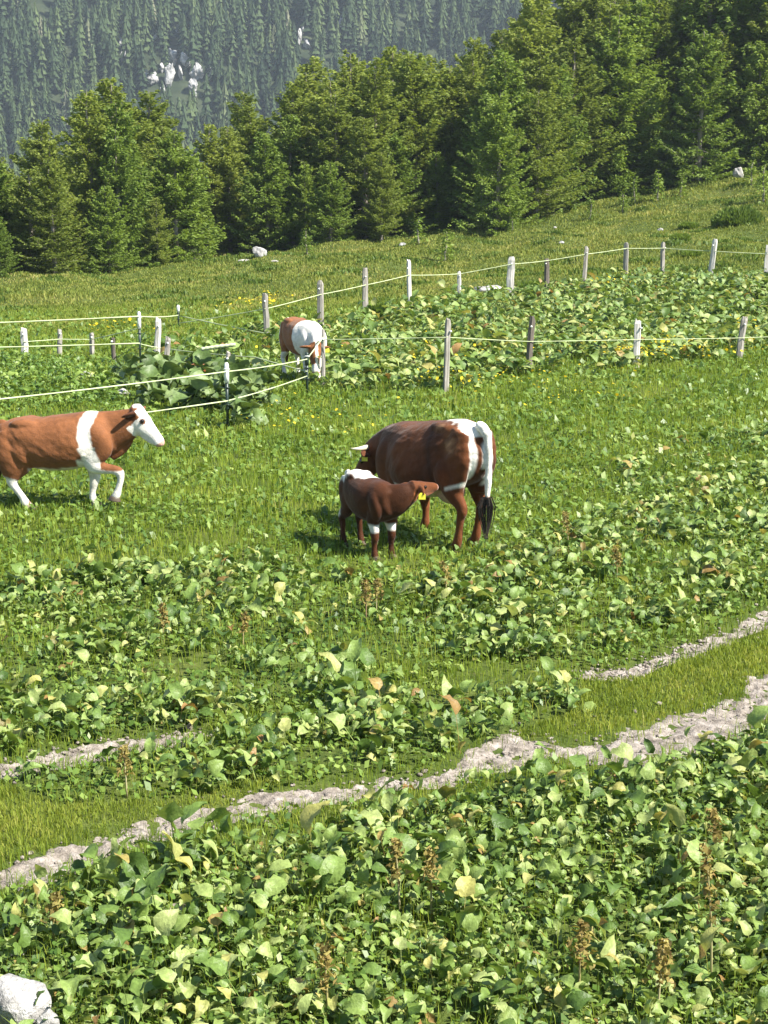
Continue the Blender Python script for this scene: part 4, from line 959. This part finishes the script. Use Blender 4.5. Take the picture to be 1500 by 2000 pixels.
pose = dict(L=1.0, W=1.0, D=1.0, hip=1.375, withers=1.18, k=1.08, hs=.96,
    legs=[front_leg(.47, .17, .68), front_leg(.36, -.17, .68), hind_leg(-.60, .165, 1.02, dx=(0, -.02, -.02)), hind_leg(-.57, -.165, 1.02, dx=(0, .06, .07))],
    neck=[(.40, 0, .88, .20, .28), (.64, .0, .90, .165, .24), (.84, .02, .85, .13, .19), (.98, .06, .78, .105, .145), (1.05, .10, .70, .09, .11)],
    poll=(1.04, .08, .84), head_dir=(.42, .34, -.80), head_up=(.75, .3, .55), ear={-1: (.2, .2), 1: (.3, .0)}, horns=.20, tags=(1,), tag_n=np.array([-.85, .5, 0]), tag_s=.035,
    tail=[(-.74, 0, 1.30, .045), (-.82, 0, 1.27, .045), (-.865, -.02, 1.15, .04), (-.87, -.03, .9, .036), (-.86, -.03, .68, .032), (-.855, -.03, .55, .025)], switch=(.42, .085),
    udder=((-.30, 0, .56), (.17, .13, .13)))
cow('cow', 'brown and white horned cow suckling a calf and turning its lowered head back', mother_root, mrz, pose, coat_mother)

# --- the suckling calf
def coat_calf(p, c):
    x, y, z = p.T; nz = n3(p, 9) * .07; col = np.tile(BROWN * .27, (len(p), 1)) * (.9 + 1.4 * (n3(p, 5, 2) + .2))[:, None]
    top = soft(.085 + .05 * np.clip(-x / .4, 0, 1) - np.abs(y) + nz) * soft(.06 - x + nz) * soft(z - .66 + nz)
    rear = soft(-x - .415 + nz * .5) * soft(z - .5)
    kn = soft(.035 - np.abs(z - .33) + nz * .4) * soft(x - .12); hk = soft(.07 - np.abs(z - .40) + nz) * soft(-x - .36)
    col = mix(col, WHITE, np.maximum.reduce([top, rear, kn, hk * .8])); col[c['is_ear']] = BROWN * .8
    hd = c['is_head']; col[hd] = BROWN * .62; fl = hd & (c['hu'] < -.15); col[fl] = BROWN * 1.2  # underside of the jaw painted lighter, as the sunlit throat
    return col
cl_ = G(750, 1092); hx, hy = .50, -.865; crz = math.atan2(hy, hx); ca, sa = math.cos(crz), math.sin(crz)
calf_root = (cl_[0] - .29 * ca, cl_[1] - .29 * sa, cl_[2] - .01)
ck = .80
def calf_legs(L=.58):
    a = [front_leg(.27, s * .095, .50, sc=.6) for s in (1, -1)] + [hind_leg(-.33, s * .09, .68, sc=.58, dx=((0, 0, 0) if s > 0 else (0, -.03, -.04)), thick=.8) for s in (1, -1)]
    return a
pose = dict(L=.53, W=.60, D=.56, hip=.83, withers=.79, k=ck, hs=.69, legs=calf_legs(),
    neck=[(.22, .0, .57, .11, .20), (.35, .04, .60, .095, .175), (.44, .13, .655, .080, .135), (.46, .24, .69, .065, .09)],
    poll=(.47, .22, .795), head_dir=(-.30, .92, -.12), head_up=(0, .1, 1.0), ear={-1: (.55, .45), 1: (.5, .3)}, tags=(-1,), tag_n=np.array([.85, -.53, 0]), tag_s=.038,
    tail=[(-.42, 0, .78, .022), (-.475, 0, .74, .02), (-.495, 0, .60, .016), (-.495, 0, .46, .014)], switch=(.16, .03), switch_mat='hair_brown')
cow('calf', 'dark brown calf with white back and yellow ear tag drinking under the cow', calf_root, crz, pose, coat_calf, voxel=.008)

# --- the striding heifer
def coat_heifer(p, c):
    x, y, z = p.T; nz = n3(p, 8) * .06 + n3(p, 25, 3) * .02; B2 = np.array([.215, .083, .032])
    col = np.tile(B2, (len(p), 1)) * (.85 + .6 * (n3(p, 3.5, 2) + .2))[:, None]
    belt = soft(.075 + .02 * (z < .75) - np.abs(x - .385 + .03 * np.sin(z * 9)) + nz) * soft(z - .42)
    leg_f = soft(.60 - z + nz - .12 * (x > .52)) * soft(x - .26); leg_h = soft(.38 - z + nz * 1.2 - .25 * (x + .5)) * soft(-x - .32) 
    belly = soft(.50 - z + nz) * soft(x + .3) * soft(.4 - x)
    m = np.maximum.reduce([belt, leg_f, leg_h, belly * .8]); hd = c['is_head'] & (c['ht'] > .01 + .5 * nz + np.where(c['hu'] < -.06, .10, 0)); m[hd] = 1; m[c['is_head'] & ~hd] = 0; m[c['is_ear']] = 0
    col = mix(col, WHITE, m); ey = (np.hypot(c['ht'] - .17, c['hu'] + .065) < .035) & hd & (np.abs(c['hw']) > .06); col[ey] = B2 * .8
    ia = c['is_ear'] & (c['hu'] < -.02); col[ia] = BROWN_D
    pl = (c['ht'] > -.06) & (c['ht'] < .05) & (np.abs(c['hw']) < .08) & (c['hu'] > -.06); col[pl] = WHITE
    return col
hl = G(184, 988); s8 = .82
fl_stand = front_leg(.40, .12, .62, sc=.8, dx=(0, -.02, -.04, -.05)); 
fl_up = [(.40, -.13, .64, .085, .13), (.44, -.14, .54, .075, .10), (.54, -.14, .50, .056, .068), (.65, -.14, .485, .05, .054), (.715, -.14, .455, .050, .056), (.73, -.14, .38, .038, .038), (.70, -.14, .27, .036, .038), (.685, -.14, .22, .044, .046), (.655, -.14, .165, .044, .048)]
pose = dict(L=.88, W=.88, D=.80, hip=1.02, withers=1.13, k=1.02, hs=.94,
    legs=[fl_stand, fl_up, [(-.46, .09, .86, .07, .12), (-.46, .14, .70, .105, .16), (-.58, .135, .54, .075, .11), (-.74, .13, .43, .052, .07), (-.80, .13, .37, .045, .058), (-.83, .13, .28, .038, .042), (-.85, .13, .17, .035, .037), (-.85, .13, .10, .044, .047), (-.82, .13, .04, .043, .047)],
          [(-.46, -.09, .86, .07, .12), (-.36, -.15, .70, .105, .165), (-.37, -.14, .54, .075, .115), (-.47, -.135, .42, .054, .08), (-.50, -.135, .345, .05, .066), (-.465, -.135, .27, .041, .047), (-.40, -.135, .175, .038, .04), (-.36, -.135, .10, .046, .05), (-.31, -.135, .035, .045, .05)]],
    neck=[(.36, 0, .85, .17, .26), (.56, 0, .89, .145, .24), (.75, -.02, .955, .12, .195), (.89, -.03, 1.02, .095, .15), (.965, -.03, 1.05, .08, .10)], 
    dewlap=[(.58, 0, .62, .03, .08), (.68, -.01, .70, .028, .10), (.78, -.02, .80, .024, .09), (.85, -.02, .88, .02, .05)],
    poll=(.88, -.03, 1.145), head_dir=(.60, -.12, -.76), head_up=(.76, -.05, .60), ear={-1: (1.2, .45), 1: (.1, .25)},
    tail=[(-.58, 0, 1.0, .036), (-.67, 0, .98, .033), (-.705, 0, .88, .028), (-.705, -.01, .66, .024), (-.70, -.02, .5, .02)], switch=(.36, .05), switch_mat='hair_brown')
pose['poll'] = (.955, -.03, 1.185)
cow('cow', 'red-brown heifer with white face and white girth belt striding with one foreleg raised', (hl[0] - .36, hl[1] - .12, hl[2] - .01), R(-2), pose, coat_heifer)

# --- the grazing cow at the fence
def coat_far(p, c):
    x, y, z = p.T; nz = n3(p, 6) * .10; B2 = np.array([.24, .095, .036]); col = np.tile(B2, (len(p), 1))
    sh = soft(x - .20 + nz + .2 * (z - .9)); rump = soft(-x - .56 + nz); leg = soft(.50 - z + nz); 
    m = np.maximum.reduce([sh, rump, leg]); 
    hd = c['is_head']; bl = np.abs(c['hw']) < .026 + .05 * nz; m[hd] = 0; m[hd & bl] = 1; m[hd & (c['ht'] > .36 + .3 * nz)] = 1; m[c['is_ear']] = 0
    return mix(col, WHITE, m)
fl2 = G(590, 745); hx, hy = .46, -.89; frz = math.atan2(hy, hx)
pose = dict(L=.84, W=.90, D=.86, hip=1.14, withers=1.12, k=.92, hs=1.02,
    legs=[front_leg(.40, .14, .62, sc=.85), front_leg(.43, -.14, .62, sc=.85), hind_leg(-.50, .14, .84, sc=.85), hind_leg(-.52, -.14, .84, sc=.85)],
    neck=[(.36, 0, .84, .17, .24), (.58, -.03, .82, .135, .20), (.76, -.08, .76, .105, .16), (.86, -.12, .69, .09, .11)],
    poll=(.88, -.13, .76), head_dir=(.32, -.10, -.92), head_up=(.92, -.1, .3), ear=(.15, .0), tags=(1,), tag_n=np.array([1, -.3, 0]) / 1.044, tag_s=.05,
    tail=[(-.60, 0, 1.08, .036), (-.69, 0, 1.05, .033), (-.72, 0, .9, .028), (-.72, 0, .55, .022)], switch=(.34, .05), switch_mat='hair_brown')
cow('cow', 'white-shouldered brown cow grazing head down behind the electric fence', (fl2[0] + .0, fl2[1] + .3, fl2[2] - .01), frz, pose, coat_far)

# --- the calf lying behind the butterbur
ll = G(404, 752)
def coat_lying(p, c): return np.tile(np.array([.26, .085, .03]), (len(p), 1)) * (.85 + .6 * (n3(p, 5) + .2))[:, None]
fold = lambda s, x: [(x, s * .14, .22, .07, .1), (x + .10, s * .20, .14, .06, .08), (x + .16, s * .22, .07, .05, .05), (x + .04, s * .23, .05, .036, .04), (x - .08, s * .22, .045, .034, .036), (x - .13, s * .21, .04, .04, .04)]
pose = dict(L=.55, W=.7, D=.62, hip=.38, withers=.37, k=.7, hs=.62, legs=[fold(1, .2), fold(-1, .2), fold(1, -.25), fold(-1, -.25)],
    neck=[(.24, 0, .28, .10, .14), (.38, 0, .32, .08, .11), (.48, 0, .36, .06, .08)], poll=(.48, 0, .42), head_dir=(.8, 0, -.5), head_up=(.3, 0, 1), ear=(.3, .2),
    tail=[(-.40, 0, .40, .022), (-.46, 0, .34, .02), (-.47, .05, .2, .016), (-.46, .1, .1, .014)], switch=(.06, .02), switch_mat='hair_brown')
cow('calf', 'red-brown calf resting on the ground behind the butterbur leaves', (ll[0], ll[1] + .35, ll[2] - .03), R(8), pose, coat_lying, voxel=.012)

# ------------------------------------------------------------------ haze between the meadow and the mountain
def haze():
    x0, x1, y0, y1, z0, z1 = -440, 440, -30, 905, -60, 265
    v = [(x0, y0, z0), (x1, y0, z0), (x1, y1, z0), (x0, y1, z0), (x0, y0, z1), (x1, y0, z1), (x1, y1, z1), (x0, y1, z1)]
    m = bpy.data.materials.new('haze'); m.use_nodes = True; nt = m.node_tree; nt.nodes.remove(nt.nodes['Principled BSDF'])
    p = nt.nodes.new('ShaderNodeVolumePrincipled'); p.inputs['Color'].default_value = (.76, .88, 1.0, 1); p.inputs['Density'].default_value = .00021; p.inputs['Anisotropy'].default_value = .1
    nt.links.new(p.outputs[0], nt.nodes['Material Output'].inputs['Volume'])
    o = link('haze', pyd('haze', v, [(0, 3, 2, 1), (4, 5, 6, 7), (0, 1, 5, 4), (1, 2, 6, 5), (2, 3, 7, 6), (3, 0, 4, 7)]), m)
    tag(o, 'thin bluish haze in front of the far mountainside', 'haze', kind='stuff')
haze()
